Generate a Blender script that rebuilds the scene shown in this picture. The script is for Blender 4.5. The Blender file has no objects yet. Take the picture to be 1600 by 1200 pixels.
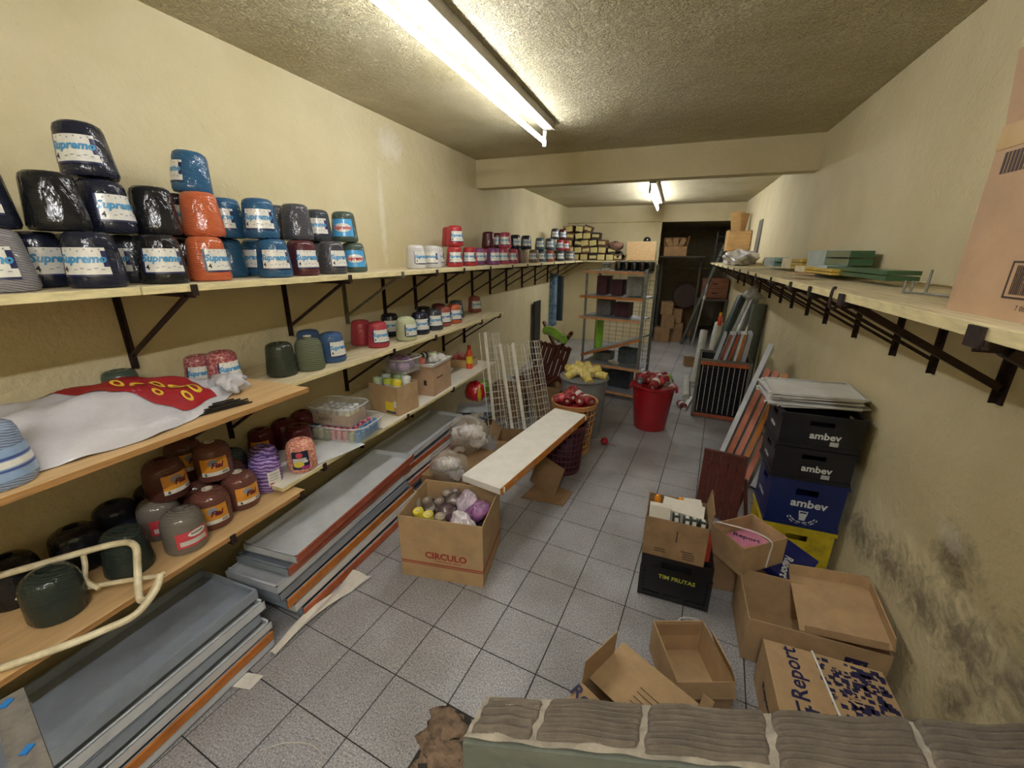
import bpy, math, random
from mathutils import Vector, Matrix, Euler
random.seed(7)
PI = math.pi
S = bpy.context.scene
COL = S.collection

# ------------------------------------------------------------------ camera
CAM = Vector((0.0, 0.0, 1.922))
def cam_axes(yaw, pitch, roll):
    y, p, r = (math.radians(a) for a in (yaw, pitch, roll))
    f = Vector((-math.sin(y)*math.cos(p), math.cos(y)*math.cos(p), -math.sin(p)))
    rt = Vector((math.cos(y), math.sin(y), 0)); up = rt.cross(f)
    return rt*math.cos(r)+up*math.sin(r), -rt*math.sin(r)+up*math.cos(r), f
_r, _u, _f = cam_axes(20.9, 17.55, 0.33)
cd = bpy.data.cameras.new('camera'); cam = bpy.data.objects.new('camera', cd); COL.objects.link(cam)
cd.sensor_fit = 'HORIZONTAL'; cd.sensor_width = 36.0; cd.lens = 642.5/1600*36.0
cd.clip_start = 0.02; cd.clip_end = 60
m3 = Matrix((_r, _u, -_f)).transposed()
cam.matrix_world = Matrix.Translation(CAM) @ m3.to_4x4()
S.camera = cam
# ------------------------------------------------------------------ world, exposure
w = bpy.data.worlds.new('world'); S.world = w; w.use_nodes = True
w.node_tree.nodes['Background'].inputs[0].default_value = (0.02, 0.02, 0.02, 1)
w.node_tree.nodes['Background'].inputs[1].default_value = 0.3
S.view_settings.view_transform = 'Standard'
S.view_settings.look = 'None'
S.view_settings.exposure = 0.55
S.view_settings.gamma = 1.0
S.view_settings.use_curve_mapping = False
S.cycles.max_bounces = 10; S.cycles.diffuse_bounces = 7; S.cycles.transparent_max_bounces = 16
S.cycles.use_denoising = True
TUBE_POWER = 58.0

# ------------------------------------------------------------------ materials
def lin(c):
    if isinstance(c, str):
        c = tuple(int(c[i:i+2], 16)/255 for i in (0, 2, 4))
    return tuple((v/12.92 if v <= .04045 else ((v+.055)/1.055)**2.4) for v in c) + (1,)
MATS = {}
def nd(nt, t, **k):
    n = nt.nodes.new(t)
    for a, b in k.items():
        if a in n.inputs: n.inputs[a].default_value = b
        else: setattr(n, a, b)
    return n
def ramp(nt, fac, stops):
    r = nt.nodes.new('ShaderNodeValToRGB'); e = r.color_ramp.elements
    while len(e) < len(stops): e.new(.5)
    for i, (p, c) in enumerate(stops): e[i].position = p; e[i].color = c
    nt.links.new(fac, r.inputs[0]); return r.outputs[0]
def mix(nt, fac, a, b, bt='MIX'):
    m = nt.nodes.new('ShaderNodeMix'); m.data_type = 'RGBA'; m.blend_type = bt
    for s, v in ((m.inputs[0], fac), (m.inputs[6], a), (m.inputs[7], b)):
        if hasattr(v, 'links'): nt.links.new(v, s)
        else: s.default_value = v
    return m.outputs[2]
def math_(nt, op, a, b=None, c=None, clamp=False):
    m = nt.nodes.new('ShaderNodeMath'); m.operation = op; m.use_clamp = clamp
    for s, v in zip(m.inputs, (a, b, c)):
        if v is None: continue
        if hasattr(v, 'links'): nt.links.new(v, s)
        else: s.default_value = v
    return m.outputs[0]
def base(name):
    m = bpy.data.materials.new(name); m.use_nodes = True
    nt = m.node_tree; b = nt.nodes['Principled BSDF']
    return m, nt, b
def M(name, col, rough=.6, metal=0, var=.12, vs=9, bump=0, bs=60, coat=0, coat_rough=.08, spec=.5, trans=0, alpha=1, second=None, stretch=None, sheen=0, detail=6):
    """plain procedural material: colour varied by noise, optional bump"""
    if name in MATS: return MATS[name]
    m, nt, b = base(name)
    tc = nd(nt, 'ShaderNodeTexCoord'); v = tc.outputs['Object']
    if stretch:
        mp = nd(nt, 'ShaderNodeMapping'); mp.inputs['Scale'].default_value = stretch
        nt.links.new(v, mp.inputs[0]); v = mp.outputs[0]
    n = nd(nt, 'ShaderNodeTexNoise', Scale=vs, Detail=detail, Roughness=.65); nt.links.new(v, n.inputs['Vector'])
    c = lin(col); lo = tuple(x*(1-var*1.6) for x in c[:3])+(1,); hi = tuple(min(1, x*(1+var)) for x in c[:3])+(1,)
    if second: lo = lin(second)
    col_out = ramp(nt, n.outputs[0], [(.32, lo), (.62, hi)])
    nt.links.new(col_out, b.inputs['Base Color'])
    b.inputs['Roughness'].default_value = rough; b.inputs['Metallic'].default_value = metal
    b.inputs['Specular IOR Level'].default_value = spec
    b.inputs['Coat Weight'].default_value = coat; b.inputs['Coat Roughness'].default_value = coat_rough
    b.inputs['Transmission Weight'].default_value = trans; b.inputs['Alpha'].default_value = alpha
    if sheen: b.inputs['Sheen Weight'].default_value = sheen
    if bump:
        n2 = nd(nt, 'ShaderNodeTexNoise', Scale=bs, Detail=4); nt.links.new(v, n2.inputs['Vector'])
        bp = nd(nt, 'ShaderNodeBump', Strength=bump, Distance=.01); nt.links.new(n2.outputs[0], bp.inputs['Height'])
        nt.links.new(bp.outputs[0], b.inputs['Normal'])
        if coat: nt.links.new(bp.outputs[0], b.inputs['Coat Normal'])
    MATS[name] = m; return m
def yarn(name, col, wrap=True):
    """wound thread under crinkled clear film (film = coat with its own bump)"""
    k = 'yarn_'+name
    if k in MATS: return MATS[k]
    m, nt, b = base(k)
    tc = nd(nt, 'ShaderNodeTexCoord')
    mp = nd(nt, 'ShaderNodeMapping'); mp.inputs['Rotation'].default_value = (.25, .12, 0); nt.links.new(tc.outputs['Object'], mp.inputs[0])
    wv = nd(nt, 'ShaderNodeTexWave', Scale=42 if wrap else 26, Distortion=2.5, Detail=3); wv.bands_direction = 'Z'
    wv.inputs['Detail Scale'].default_value = 1.5
    nt.links.new(mp.outputs[0], wv.inputs['Vector'])
    n = nd(nt, 'ShaderNodeTexNoise', Scale=14, Detail=5); nt.links.new(tc.outputs['Object'], n.inputs['Vector'])
    c = lin(col)
    c1 = ramp(nt, wv.outputs['Fac'], [(0, tuple(x*.55 for x in c[:3])+(1,)), (.7, c)])
    if name in ('pink_mottle', 'purple_mottle', 'salmon'):
        light = {'pink_mottle': 'd4a09c', 'purple_mottle': 'ab94cc', 'salmon': 'f2c4ac'}[name]
        n3 = nd(nt, 'ShaderNodeTexNoise', Scale=75, Detail=2); nt.links.new(mp.outputs[0], n3.inputs['Vector'])
        if name == 'purple_mottle':
            w2 = nd(nt, 'ShaderNodeTexWave', Scale=17, Distortion=7, Detail=3); w2.bands_direction = 'Z'; nt.links.new(mp.outputs[0], w2.inputs['Vector'])
            mf = ramp(nt, w2.outputs['Fac'], [(.45, (0, 0, 0, 1)), (.75, (1, 1, 1, 1))])
        else: mf = ramp(nt, n3.outputs[0], [(.48, (0, 0, 0, 1)), (.62, (.8, .8, .8, 1))])
        c1 = mix(nt, mf, c1, lin(light))
    nt.links.new(c1, b.inputs['Base Color'])
    b.inputs['Roughness'].default_value = .85; b.inputs['Specular IOR Level'].default_value = .2
    bp = nd(nt, 'ShaderNodeBump', Strength=.5, Distance=.004); nt.links.new(wv.outputs['Fac'], bp.inputs['Height'])
    nt.links.new(bp.outputs[0], b.inputs['Normal'])
    if wrap:
        mp2 = nd(nt, 'ShaderNodeMapping'); mp2.inputs['Scale'].default_value = (1, 1, .35); nt.links.new(tc.outputs['Object'], mp2.inputs[0])
        n2 = nd(nt, 'ShaderNodeTexNoise', Scale=30, Detail=3, Distortion=1.2); nt.links.new(mp2.outputs[0], n2.inputs['Vector'])
        bp2 = nd(nt, 'ShaderNodeBump', Strength=.55, Distance=.012); nt.links.new(n2.outputs[0], bp2.inputs['Height'])
        b.inputs['Coat Weight'].default_value = .8; b.inputs['Coat Roughness'].default_value = .12
        nt.links.new(bp2.outputs[0], b.inputs['Coat Normal'])
    MATS[k] = m; return m
def plaster(name, col, dark, bump=.25, bs=38, stains=(), pale=(), lump=0):
    m, nt, b = base(name)
    g = nd(nt, 'ShaderNodeNewGeometry'); pos = g.outputs['Position']
    n = nd(nt, 'ShaderNodeTexNoise', Scale=1.3, Detail=8, Roughness=.6); nt.links.new(pos, n.inputs['Vector'])
    c = ramp(nt, n.outputs[0], [(.3, lin(dark)), (.65, lin(col))])
    n5 = nd(nt, 'ShaderNodeTexNoise', Scale=55, Detail=3); nt.links.new(pos, n5.inputs['Vector'])
    sp = ramp(nt, n5.outputs[0], [(.24, (1, 1, 1, 1)), (.29, (0, 0, 0, 1))])
    c = mix(nt, math_(nt, 'MULTIPLY', sp, .5), c, lin('8a7c58'))
    def blob(spec):
        (cx, cy, cz), (rx, ry, rz) = spec[0], spec[1]
        mp = nd(nt, 'ShaderNodeMapping'); mp.vector_type = 'TEXTURE'
        mp.inputs['Location'].default_value = (cx, cy, cz); mp.inputs['Scale'].default_value = (rx, ry, rz)
        if len(spec) > 2: mp.inputs['Rotation'].default_value = (spec[2], 0, 0)
        nt.links.new(pos, mp.inputs[0])
        ln = nd(nt, 'ShaderNodeVectorMath', operation='LENGTH'); nt.links.new(mp.outputs[0], ln.inputs[0])
        return math_(nt, 'SUBTRACT', 1.0, ln.outputs['Value'], clamp=True)
    for lst, colr, sc, k0, k1 in ((stains, '5c5046', 13, .56, .74), (pale, 'e0dccd', 24, .46, .62)):
        if not lst: continue
        acc = None
        for s in lst:
            q = blob(s); acc = q if acc is None else math_(nt, 'MAXIMUM', acc, q)
        nn = nd(nt, 'ShaderNodeTexNoise', Scale=sc, Detail=9, Roughness=.72, Distortion=.8); nt.links.new(pos, nn.inputs['Vector'])
        f = math_(nt, 'ADD', math_(nt, 'MULTIPLY', acc, .38), math_(nt, 'MULTIPLY', nn.outputs[0], .92))
        f = math_(nt, 'MULTIPLY', ramp(nt, f, [(k0, (0, 0, 0, 1)), (k1+.1, (1, 1, 1, 1))]), ramp(nt, acc, [(.0, (0, 0, 0, 1)), (.3, (1, 1, 1, 1))]))
        c = mix(nt, math_(nt, 'MULTIPLY', f, .75 if lst is stains else .5), c, lin(colr))
    nt.links.new(c, b.inputs['Base Color']); b.inputs['Roughness'].default_value = .75
    b.inputs['Specular IOR Level'].default_value = .3
    n2 = nd(nt, 'ShaderNodeTexNoise', Scale=bs, Detail=5, Roughness=.6); nt.links.new(pos, n2.inputs['Vector'])
    n3 = nd(nt, 'ShaderNodeTexNoise', Scale=5, Detail=4); nt.links.new(pos, n3.inputs['Vector'])
    h = math_(nt, 'ADD', n2.outputs[0], math_(nt, 'MULTIPLY', n3.outputs[0], 2.0))
    if lump:
        vo = nd(nt, 'ShaderNodeTexNoise', Scale=90, Detail=3, Distortion=.6); nt.links.new(pos, vo.inputs['Vector'])
        h = math_(nt, 'ADD', h, math_(nt, 'MULTIPLY', ramp(nt, vo.outputs[0], [(.5, (0, 0, 0, 1)), (.66, (1, 1, 1, 1))]), lump))
    bp = nd(nt, 'ShaderNodeBump', Strength=bump, Distance=.03 if lump else .022); nt.links.new(h, bp.inputs['Height'])
    nt.links.new(bp.outputs[0], b.inputs['Normal'])
    MATS[name] = m; return m
def tile_mat():
    m, nt, b = base('granite_tile')
    g = nd(nt, 'ShaderNodeNewGeometry'); pos = g.outputs['Position']
    oi = nd(nt, 'ShaderNodeObjectInfo')
    n = nd(nt, 'ShaderNodeTexNoise', Scale=130, Detail=4, Roughness=.8); nt.links.new(pos, n.inputs['Vector'])
    c = ramp(nt, n.outputs[0], [(.33, lin('4c4c50')), (.47, lin('9a9a9e')), (.56, lin('b4b4b8')), (.68, lin('dadade'))])
    n2 = nd(nt, 'ShaderNodeTexNoise', Scale=2.2, Detail=6); nt.links.new(pos, n2.inputs['Vector'])
    d = ramp(nt, n2.outputs[0], [(.35, lin('a89c8c')), (.6, (1, 1, 1, 1))])
    c = mix(nt, .45, c, d, 'MULTIPLY')
    c = mix(nt, math_(nt, 'MULTIPLY', oi.outputs['Random'], .16), c, lin('6a6a6e'))
    nt.links.new(c, b.inputs['Base Color']); b.inputs['Roughness'].default_value = .38
    MATS['tile'] = m; return m
def emit(name, col, s):
    m, nt, b = base(name); b.inputs['Base Color'].default_value = lin(col)
    b.inputs['Emission Color'].default_value = lin(col); b.inputs['Emission Strength'].default_value = s
    MATS[name] = m; return m
def glassy(name, col, alpha, rough=.15, bump=.4, bs=22):
    """thin clear plastic: mostly transparent with a glossy skin"""
    if name in MATS: return MATS[name]
    m = M(name, col, rough, var=.05, bump=bump, bs=bs, alpha=alpha, spec=.8)
    return m

# ------------------------------------------------------------------ mesh helpers
class MB:
    def __init__(s): s.v = []; s.f = []; s.m = []
    def add(s, vs, fs, mi=0, T=None):
        o = len(s.v)
        s.v += [tuple(T @ Vector(p)) if T is not None else tuple(p) for p in vs]
        s.f += [tuple(i+o for i in f) for f in fs]; s.m += [mi]*len(fs); return s
    def box(s, c, d, mi=0, rot=None, T=None):
        x, y, z = (k/2 for k in d)
        vs = [Vector((a*x, b*y, e*z)) for a in (-1, 1) for b in (-1, 1) for e in (-1, 1)]
        if rot: R = Euler(rot).to_matrix(); vs = [R @ p for p in vs]
        vs = [p+Vector(c) for p in vs]
        return s.add(vs, [(0, 1, 3, 2), (4, 6, 7, 5), (0, 4, 5, 1), (2, 3, 7, 6), (0, 2, 6, 4), (1, 5, 7, 3)], mi, T)
    def bar(s, a, b, w, h=None, mi=0):
        """rectangular bar from a to b"""
        a, b = Vector(a), Vector(b); h = h or w; d = b-a
        q = d.to_track_quat('X', 'Z').to_matrix().to_4x4()
        return s.box((d.length/2, 0, 0), (d.length, w, h), mi, T=Matrix.Translation(a) @ q)
    def tube(s, pts, r, n=6, mi=0, cap=True, closed=False):
        pts = [Vector(p) for p in pts]; o = len(s.v); up = Vector((0, 0, 1)); k = len(pts)
        rr = r if isinstance(r, (list, tuple)) else [r]*k
        prev = None
        for i, p in enumerate(pts):
            if closed: t = pts[(i+1) % k]-pts[i-1]
            else: t = pts[min(i+1, k-1)]-pts[max(i-1, 0)]
            t.normalize()
            if prev is None:
                a = t.cross(up)
                if a.length < .05: a = t.cross(Vector((1, 0, 0)))
            else: a = prev-t*prev.dot(t)
            if a.length < 1e-6: a = t.orthogonal()
            a.normalize(); prev = a; b = t.cross(a)
            for j in range(n):
                th = 2*PI*j/n; s.v.append(tuple(p+(a*math.cos(th)+b*math.sin(th))*rr[i]))
        for i in range(k if closed else k-1):
            for j in range(n):
                i2 = (i+1) % k
                s.f.append((o+i*n+j, o+i2*n+j, o+i2*n+(j+1) % n, o+i*n+(j+1) % n)); s.m.append(mi)
        if cap and not closed:
            s.f.append(tuple(o+j for j in range(n))[::-1]); s.f.append(tuple(o+(k-1)*n+j for j in range(n))); s.m += [mi, mi]
        return s
    def lathe(s, prof, n=24, mi=0, T=None, wob=None, sx=1, sy=1):
        vs = []; fs = []
        for r, z in prof:
            for j in range(n):
                th = 2*PI*j/n; q = r*(wob(th, z) if wob else 1)
                vs.append((q*math.cos(th)*sx, q*math.sin(th)*sy, z))
        k = len(prof)
        for i in range(k-1):
            for j in range(n): fs.append((i*n+j, i*n+(j+1) % n, (i+1)*n+(j+1) % n, (i+1)*n+j))
        if prof[0][0] > 1e-6: fs.append(tuple(range(n))[::-1])
        if prof[-1][0] > 1e-6: fs.append(tuple((k-1)*n+j for j in range(n)))
        return s.add(vs, fs, mi, T)
    def prism(s, poly, z0, z1, mi=0, T=None):
        n = len(poly); vs = [(x, y, z0) for x, y in poly]+[(x, y, z1) for x, y in poly]
        fs = [tuple(range(n))[::-1], tuple(range(n, 2*n))]+[(i, (i+1) % n, n+(i+1) % n, n+i) for i in range(n)]
        return s.add(vs, fs, mi, T)
    def grid(s, fn, nu, nv, mi=0, thick=0):
        o = len(s.v)
        for i in range(nu+1):
            for j in range(nv+1): s.v.append(tuple(fn(i/nu, j/nv)))
        w = nv+1
        for i in range(nu):
            for j in range(nv):
                s.f.append((o+i*w+j, o+(i+1)*w+j, o+(i+1)*w+j+1, o+i*w+j+1)); s.m.append(mi)
        return s
    def mesh(s, name, mats, smooth=False):
        me = bpy.data.meshes.new(name); me.from_pydata(s.v, [], s.f)
        for m in (mats if isinstance(mats, (list, tuple)) else [mats]): me.materials.append(m)
        if len(me.materials) > 1: me.polygons.foreach_set('material_index', s.m)
        me.update()
        if smooth:
            me.polygons.foreach_set('use_smooth', [True]*len(me.polygons))
            if smooth != 'all':
                try: me.set_sharp_from_angle(angle=math.radians(38))
                except Exception: pass
        return me
def ob(name, me, parent=None, loc=(0, 0, 0), rot=(0, 0, 0), scale=None):
    o = bpy.data.objects.new(name, me); COL.objects.link(o); o.location = loc; o.rotation_euler = rot
    if scale: o.scale = scale
    if parent: o.parent = parent
    return o
def mk(name, mb, mats, parent=None, loc=(0, 0, 0), rot=(0, 0, 0), smooth=False, bevel=0):
    o = ob(name, mb.mesh(name, mats, smooth), parent, loc, rot)
    if bevel:
        b = o.modifiers.new('bevel', 'BEVEL'); b.width = bevel; b.segments = 2; b.limit_method = 'ANGLE'
    return o
def tag(o, label, cat, group=None):
    o['label'] = label; o['category'] = cat
    if group: o['group'] = group
    return o
def thing(name, label, cat, loc=(0, 0, 0), rz=0, group=None, rot=None):
    o = bpy.data.objects.new(name, None); COL.objects.link(o); o.location = loc
    o.rotation_euler = rot if rot else (0, 0, rz); o.empty_display_size = .05
    return tag(o, label, cat, group)
def struct(name, mb, mats, smooth=False, parent=None):
    o = mk(name, mb, mats, parent, smooth=smooth)
    if not parent: o['kind'] = 'structure'
    return o
_txt = {}
def text_mesh(s, size, mat, bold=0, shear=0, align='CENTER', spacing=1.0):
    """flat lettering: mesh in the XY plane, centred"""
    k = (s, size, mat.name, bold, shear, align, spacing)
    if k in _txt: return _txt[k]
    cu = bpy.data.curves.new('lettering', 'FONT'); cu.body = s; cu.size = size; cu.resolution_u = 2
    cu.align_x = align; cu.align_y = 'CENTER'; cu.offset = bold; cu.shear = shear; cu.space_character = spacing
    o = bpy.data.objects.new('t', cu); COL.objects.link(o)
    dg = bpy.context.evaluated_depsgraph_get()
    me = bpy.data.meshes.new_from_object(o.evaluated_get(dg)); COL.objects.unlink(o)
    bpy.data.objects.remove(o); bpy.data.curves.remove(cu)
    me.materials.clear(); me.materials.append(mat); me.name = 'lettering'
    _txt[k] = me; return me
def text(s, size, mat, parent, loc, rot, **k):
    return ob('lettering', text_mesh(s, size, mat, **k), parent, loc, rot)
# ------------------------------------------------------------------ room shell
XL, XR, YF, YB = -2.365, 1.137, -2.2, 9.6
ZC, ZC2, BY0, BY1, BZ = 2.985, 2.9, 4.95, 5.13, 2.678
wall_l = plaster('wall_plaster_left', 'd0c5a2', 'c0b48c', .5, 30,
    pale=[((XL, 3.28, 2.79), (.3, .22, .17)), ((XL, 3.1, 2.2), (.3, .05, .5))])
wall_r = plaster('wall_plaster_right', 'd8cda8', 'cabd94', .42, 34,
    stains=[((XR, 2.5, .44), (.5, .36, .20)), ((XR, 2.2, .49), (.5, .45, .20)), ((XR, 1.92, .52), (.5, .42, .20)), ((XR, 1.66, .57), (.5, .36, .24)), ((XR, 1.44, .66), (.5, .32, .30)), ((XR, 1.60, .34), (.5, .15, .26)), ((XR, 1.85, .80), (.5, .24, .18))],
    pale=[((XR, 1.90, .86), (.3, .12, .07))])
wall_b = plaster('wall_plaster_back', 'd0c5a2', 'c0b48c', .2, 30)
ceil_m = plaster('ceiling_plaster', 'dfd5b2', 'c8bb90', .8, 42, lump=1.6)
def slab(x0, x1, y0, y1, z0, z1, mb=None):
    return (mb or MB()).box(((x0+x1)/2, (y0+y1)/2, (z0+z1)/2), (x1-x0, y1-y0, z1-z0))
struct('wall_left', slab(XL-.3, XL, YF-.3, 13.2, -.1, 3.2), wall_l)
struct('wall_right', slab(XR, XR+.3, YF-.3, 13.2, -.1, 3.2), wall_r)
struct('wall_near', slab(XL, XR, YF-.3, YF, -.1, 3.2), wall_b)
struct('ceiling', slab(XL, XR, YF, BY1, ZC, ZC+.2), ceil_m)
struct('ceiling_rear', slab(XL, XR, BY1, YB, ZC2, ZC2+.2), ceil_m)
struct('trim_1', slab(XL, XR, BY0, BY1, BZ, ZC), wall_b)                       # concrete beam
mb = slab(XL, -.369, YB, YB+.15, -.1, 2.57); mb.box(((XL+XR)/2, YB+.075, 2.79), (XR-XL, .15, .44))
struct('wall_back', mb, wall_b)
struct('trim_2', slab(XL+.01, -.37, YB-.012, YB, 2.565, 2.585), M('trim_tan', 'a8986a', .8))  # thin strip, darker than the plaster, along the lintel line of the back wall
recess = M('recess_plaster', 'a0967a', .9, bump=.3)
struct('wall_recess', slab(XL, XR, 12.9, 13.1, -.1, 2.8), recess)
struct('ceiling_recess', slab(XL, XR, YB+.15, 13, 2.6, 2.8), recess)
# floor with its tiles, laid 5 degrees off the walls
grout = M('grout', '2c2a28', .9, var=.3, vs=30)
floor = struct('floor', slab(XL-.2, XR+.2, YF-.2, 13.1, -.1, -.003), grout)
TA = math.radians(5.26); T = .30
def tile_xy(i, j):
    vx, vy = (i-2.7834)*T, (j+5.5507)*T
    return math.cos(TA)*vx+math.sin(TA)*vy, -math.sin(TA)*vx+math.cos(TA)*vy
tmb = MB(); h = .1475
tmb.add([(-h, -h, -.01), (h, -h, -.01), (h, h, -.01), (-h, h, -.01), (-h, -h, -.0012), (h, -h, -.0012), (h, h, -.0012), (-h, h, -.0012),
         (-h+.0015, -h+.0015, 0), (h-.0015, -h+.0015, 0), (h-.0015, h-.0015, 0), (-h+.0015, h-.0015, 0)],
        [(0, 1, 5, 4), (1, 2, 6, 5), (2, 3, 7, 6), (3, 0, 4, 7), (4, 5, 9, 8), (5, 6, 10, 9), (6, 7, 11, 10), (7, 4, 8, 11), (8, 9, 10, 11)])
tm = tile_mat(); tile_me = tmb.mesh('tile', tm)
rest = MB(); near = []
for i in range(-14, 16):
    for j in range(-14, 42):
        x, y = tile_xy(i+.5, j+.5)
        if not (XL-.14 < x < XR+.14 and YF-.1 < y < 12.9): continue
        if (i, j) == (0, -3): continue                                           # the broken-out tile by the low wall
        d = (Vector((x, y, 0))-CAM); u = d.dot(_f)
        vis = u > .2 and abs(d.dot(_r)/u) < 1.4 and abs(d.dot(_u)/u) < 1.08
        if vis and y < 8.2: near.append((x, y))
        else: rest.add([(Matrix.Rotation(-TA, 3, 'Z') @ Vector(p))+Vector((x, y, 0)) for p in tmb.v], tmb.f)
for x, y in near: ob('tile', tile_me, floor, (x, y, random.uniform(-.0006, .0004)), (0, 0, -TA))
r_ = mk('far_tiles', rest, tm, floor); r_['kind'] = 'stuff'
# ------------------------------------------------------------------ fluorescent lamps
def lamp(label, x, y0, y1, z, cw, tubes=(0,), power=1.0, group='fluorescent lamps on the ceiling'):
    L = y1-y0
    t = thing('fluorescent_lamp', label, 'ceiling lamp', (x, (y0+y1)/2, z), 0, group)
    housing = M('lamp_housing', '9b9588', .5, bump=.05)
    b = MB(); w2 = cw/2
    b.prism([(-w2, 0), (w2, 0), (w2*.9, -.055), (-w2*.9, -.055)], -L/2, L/2, T=Matrix.Rotation(PI/2, 4, 'X'))
    mk('housing', b, housing, t, bevel=.004)
    for tx in tubes:
        g = MB(); g.lathe([(0.001, -L/2+.03), (.0165, -L/2+.035), (.0165, L/2-.035), (.001, L/2-.03)], 14)
        mk('tube', g, MATS.get('tube_glow_%g' % power) or emit('tube_glow_%g' % power, 'fbfcff', TUBE_POWER*power), t, (tx, 0, -.145), (PI/2, 0, 0), smooth=True)
        for e in (-1, 1):
            s = MB().box((0, 0, 0), (.03, .02, .12)); s.lathe([(.019, -.02), (.019, .02)], 12, T=Matrix.Translation((0, -.02*e, -.005)) @ Matrix.Rotation(PI/2, 4, 'X'))
            mk('tube_holder', s, M('lamp_end', 'd6d2c4', .5), t, (tx, e*(L/2-.02), -.12))
    return t
lamp('long fluorescent lamp on the ceiling before the beam, nearest', -1.14, 1.35, 3.85, ZC, .10, (-.035,), .74)
lamp('small fluorescent lamp on the ceiling behind the beam', -.42, 6.4, 8.9, ZC2, .10, (-.03,), 1.15)
lamp('fluorescent lamp on the ceiling above the entrance', .05, -2.1, .3, ZC, .10, (0,), 2.0)
# ------------------------------------------------------------------ wall shelves and their brackets
pine = M('pale_board', 'cfc3a2', .6, var=.10, vs=6, bump=.08, bs=40, stretch=(6, .6, 6), second='ab9c78')
pine_edge = M('board_edge', 'd9cc9c', .6, var=.12, vs=14, stretch=(4, .8, 4))
ply = M('plywood', 'ceac7c', .5, var=.10, vs=5, stretch=(5, .5, 5), bump=.04)
ply_edge = M('plywood_edge', 'a67c4a', .6, var=.25, vs=30, stretch=(1, .3, 14))
whitebd = M('white_melamine', 'dcd8cc', .45, var=.06, vs=5)
rust = M('rusty_iron', '33231e', .6, var=.35, vs=26, second='1a1210', metal=.3)
greyiron = M('grey_iron', '6e6a5c', .55, var=.2, vs=22, metal=.3)
def board(name, label, x0, x1, y0, y1, ztop, th=.028, mats=None, cat='shelf board', group=None, tilt=0, parent=None):
    L = y1-y0; W = x1-x0
    b = MB(); fm = mats or (pine, pine_edge)
    b.box((0, 0, -th/2), (W, L, th)); b.m = [1, 1, 1, 1, 1, 0] if len(fm) > 1 else [0]*6
    o = mk(name, b, fm, parent, ((x0+x1)/2, (y0+y1)/2, ztop), (0, tilt, 0), bevel=.002)
    return tag(o, label, cat, group)
# left, upper run
for k, (a, c, lab) in enumerate([(-.9, .95, 'pale upper wall shelf board under the dark stacked cones, left edge of photo'),
                                 (.953, 2.62, 'pale upper wall shelf board under the blue and orange cones'),
                                 (2.623, 5.4, 'pale upper wall shelf board under the white and red cones'),
                                 (5.403, 9.58, 'farthest pale upper shelf board, reaching the back wall')]):
    board('shelf_board', lab, XL+.002, -1.82+.004*(k % 2), a, c, 1.80, .03, group='upper left shelf boards')
board('shelf_board', 'pale middle wall shelf board under the olive and navy cones', XL+.002, -1.875, 1.0, 4.62, 1.25, .026)
board('plywood_shelf', 'yellow plywood board carrying the white sack, laid over the middle shelf', -2.2, -1.655, -.7, 1.47, 1.277, .024, (ply, ply_edge))
board('shelf_board', 'white lower wall shelf board under the clear tubs and cartons', XL+.002, -1.862, 1.385, 4.35, .70, .024, (whitebd, pine_edge))
board('plywood_shelf', 'plywood board low by the wall under brown yarn cones', XL+.002, -1.805, -.6, 1.475, .655, .024, (ply, ply_edge))
# right
board('shelf_board', 'pale right wall shelf board under the tall carton', .605, XR-.002, -.9, 2.85, 1.79, .032)
board('shelf_board', 'pale right wall shelf board under the bundled green leaflets', .62, XR-.002, 2.86, 9.3, 1.785, .028)
BR = {}
def bracket(side, y, ztop, depth=.52, leg=.36, col=None, hook=True, label='', group='', brace=True, w=.03, bw=.02):
    """T-bar wall bracket: leg on the wall, arm under the board, diagonal brace, upturned lip"""
    col = col or rust; key = (side, depth, leg, col.name, hook, brace, w, bw)
    t = thing('shelf_bracket', label, 'bracket', (XL if side < 0 else XR, y, ztop), 0 if side < 0 else PI, group)
    if key not in BR:
        a = MB().box((.004, 0, -leg/2), (.008, w, leg)); a.box((.016, 0, -leg/2), (.02, .006, leg))
        for zz in (-leg+.03, -leg*.5): a.lathe([(.006, 0), (.006, .004)], 6, T=Matrix.Translation((.008, .008, zz)) @ Matrix.Rotation(PI/2, 4, 'Y'))
        r = MB().box((depth/2, 0, -.004), (depth, w, .008)); r.box((depth/2, 0, -.016), (depth, .006, .02))
        l = MB().box((depth+.004, 0, .006), (.008, w*.8, .044)); l.box((depth-.01, 0, -.012), (.03, w*.8, .010))
        d = MB().bar((.015, 0, -leg*.82), (depth*.9, 0, -.02), bw, bw*.7)
        BR[key] = [x.mesh(n, col) for x, n in ((a, 'leg'), (r, 'arm'), (l, 'lip'), (d, 'brace'))]
    me = BR[key]
    ob('leg', me[0], t); ob('arm', me[1], t)
    if hook: ob('lip', me[2], t)
    if brace: ob('brace', me[3], t)
    return t
for y, c, lab in [(.18, rust, 'iron bracket under the upper left shelf, out by the left edge'), (1.13, None, 'worn bracket under the upper left shelf behind the sack'), (2.02, None, 'dark bracket under the upper left shelf above the olive cones'),
                  (2.55, greyiron, 'grey iron bracket under the upper left shelf above the red cones'), (3.02, None, 'thin dark bracket right after the grey one, upper left shelf'),
                  (3.5, None, 'dark bracket under the upper left shelf below the first white cones'), (4.1, None, 'dark bracket under the upper left shelf below the red cones'),
                  (4.75, None, 'dark bracket under the upper left shelf below the pink cones')]:
    bracket(-1, y, 1.77, .551, .38, c, label=lab, group='brackets under the upper left shelf')
ORD = ['first', 'second', 'third', 'fourth', 'fifth', 'sixth', 'seventh', 'last']
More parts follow.
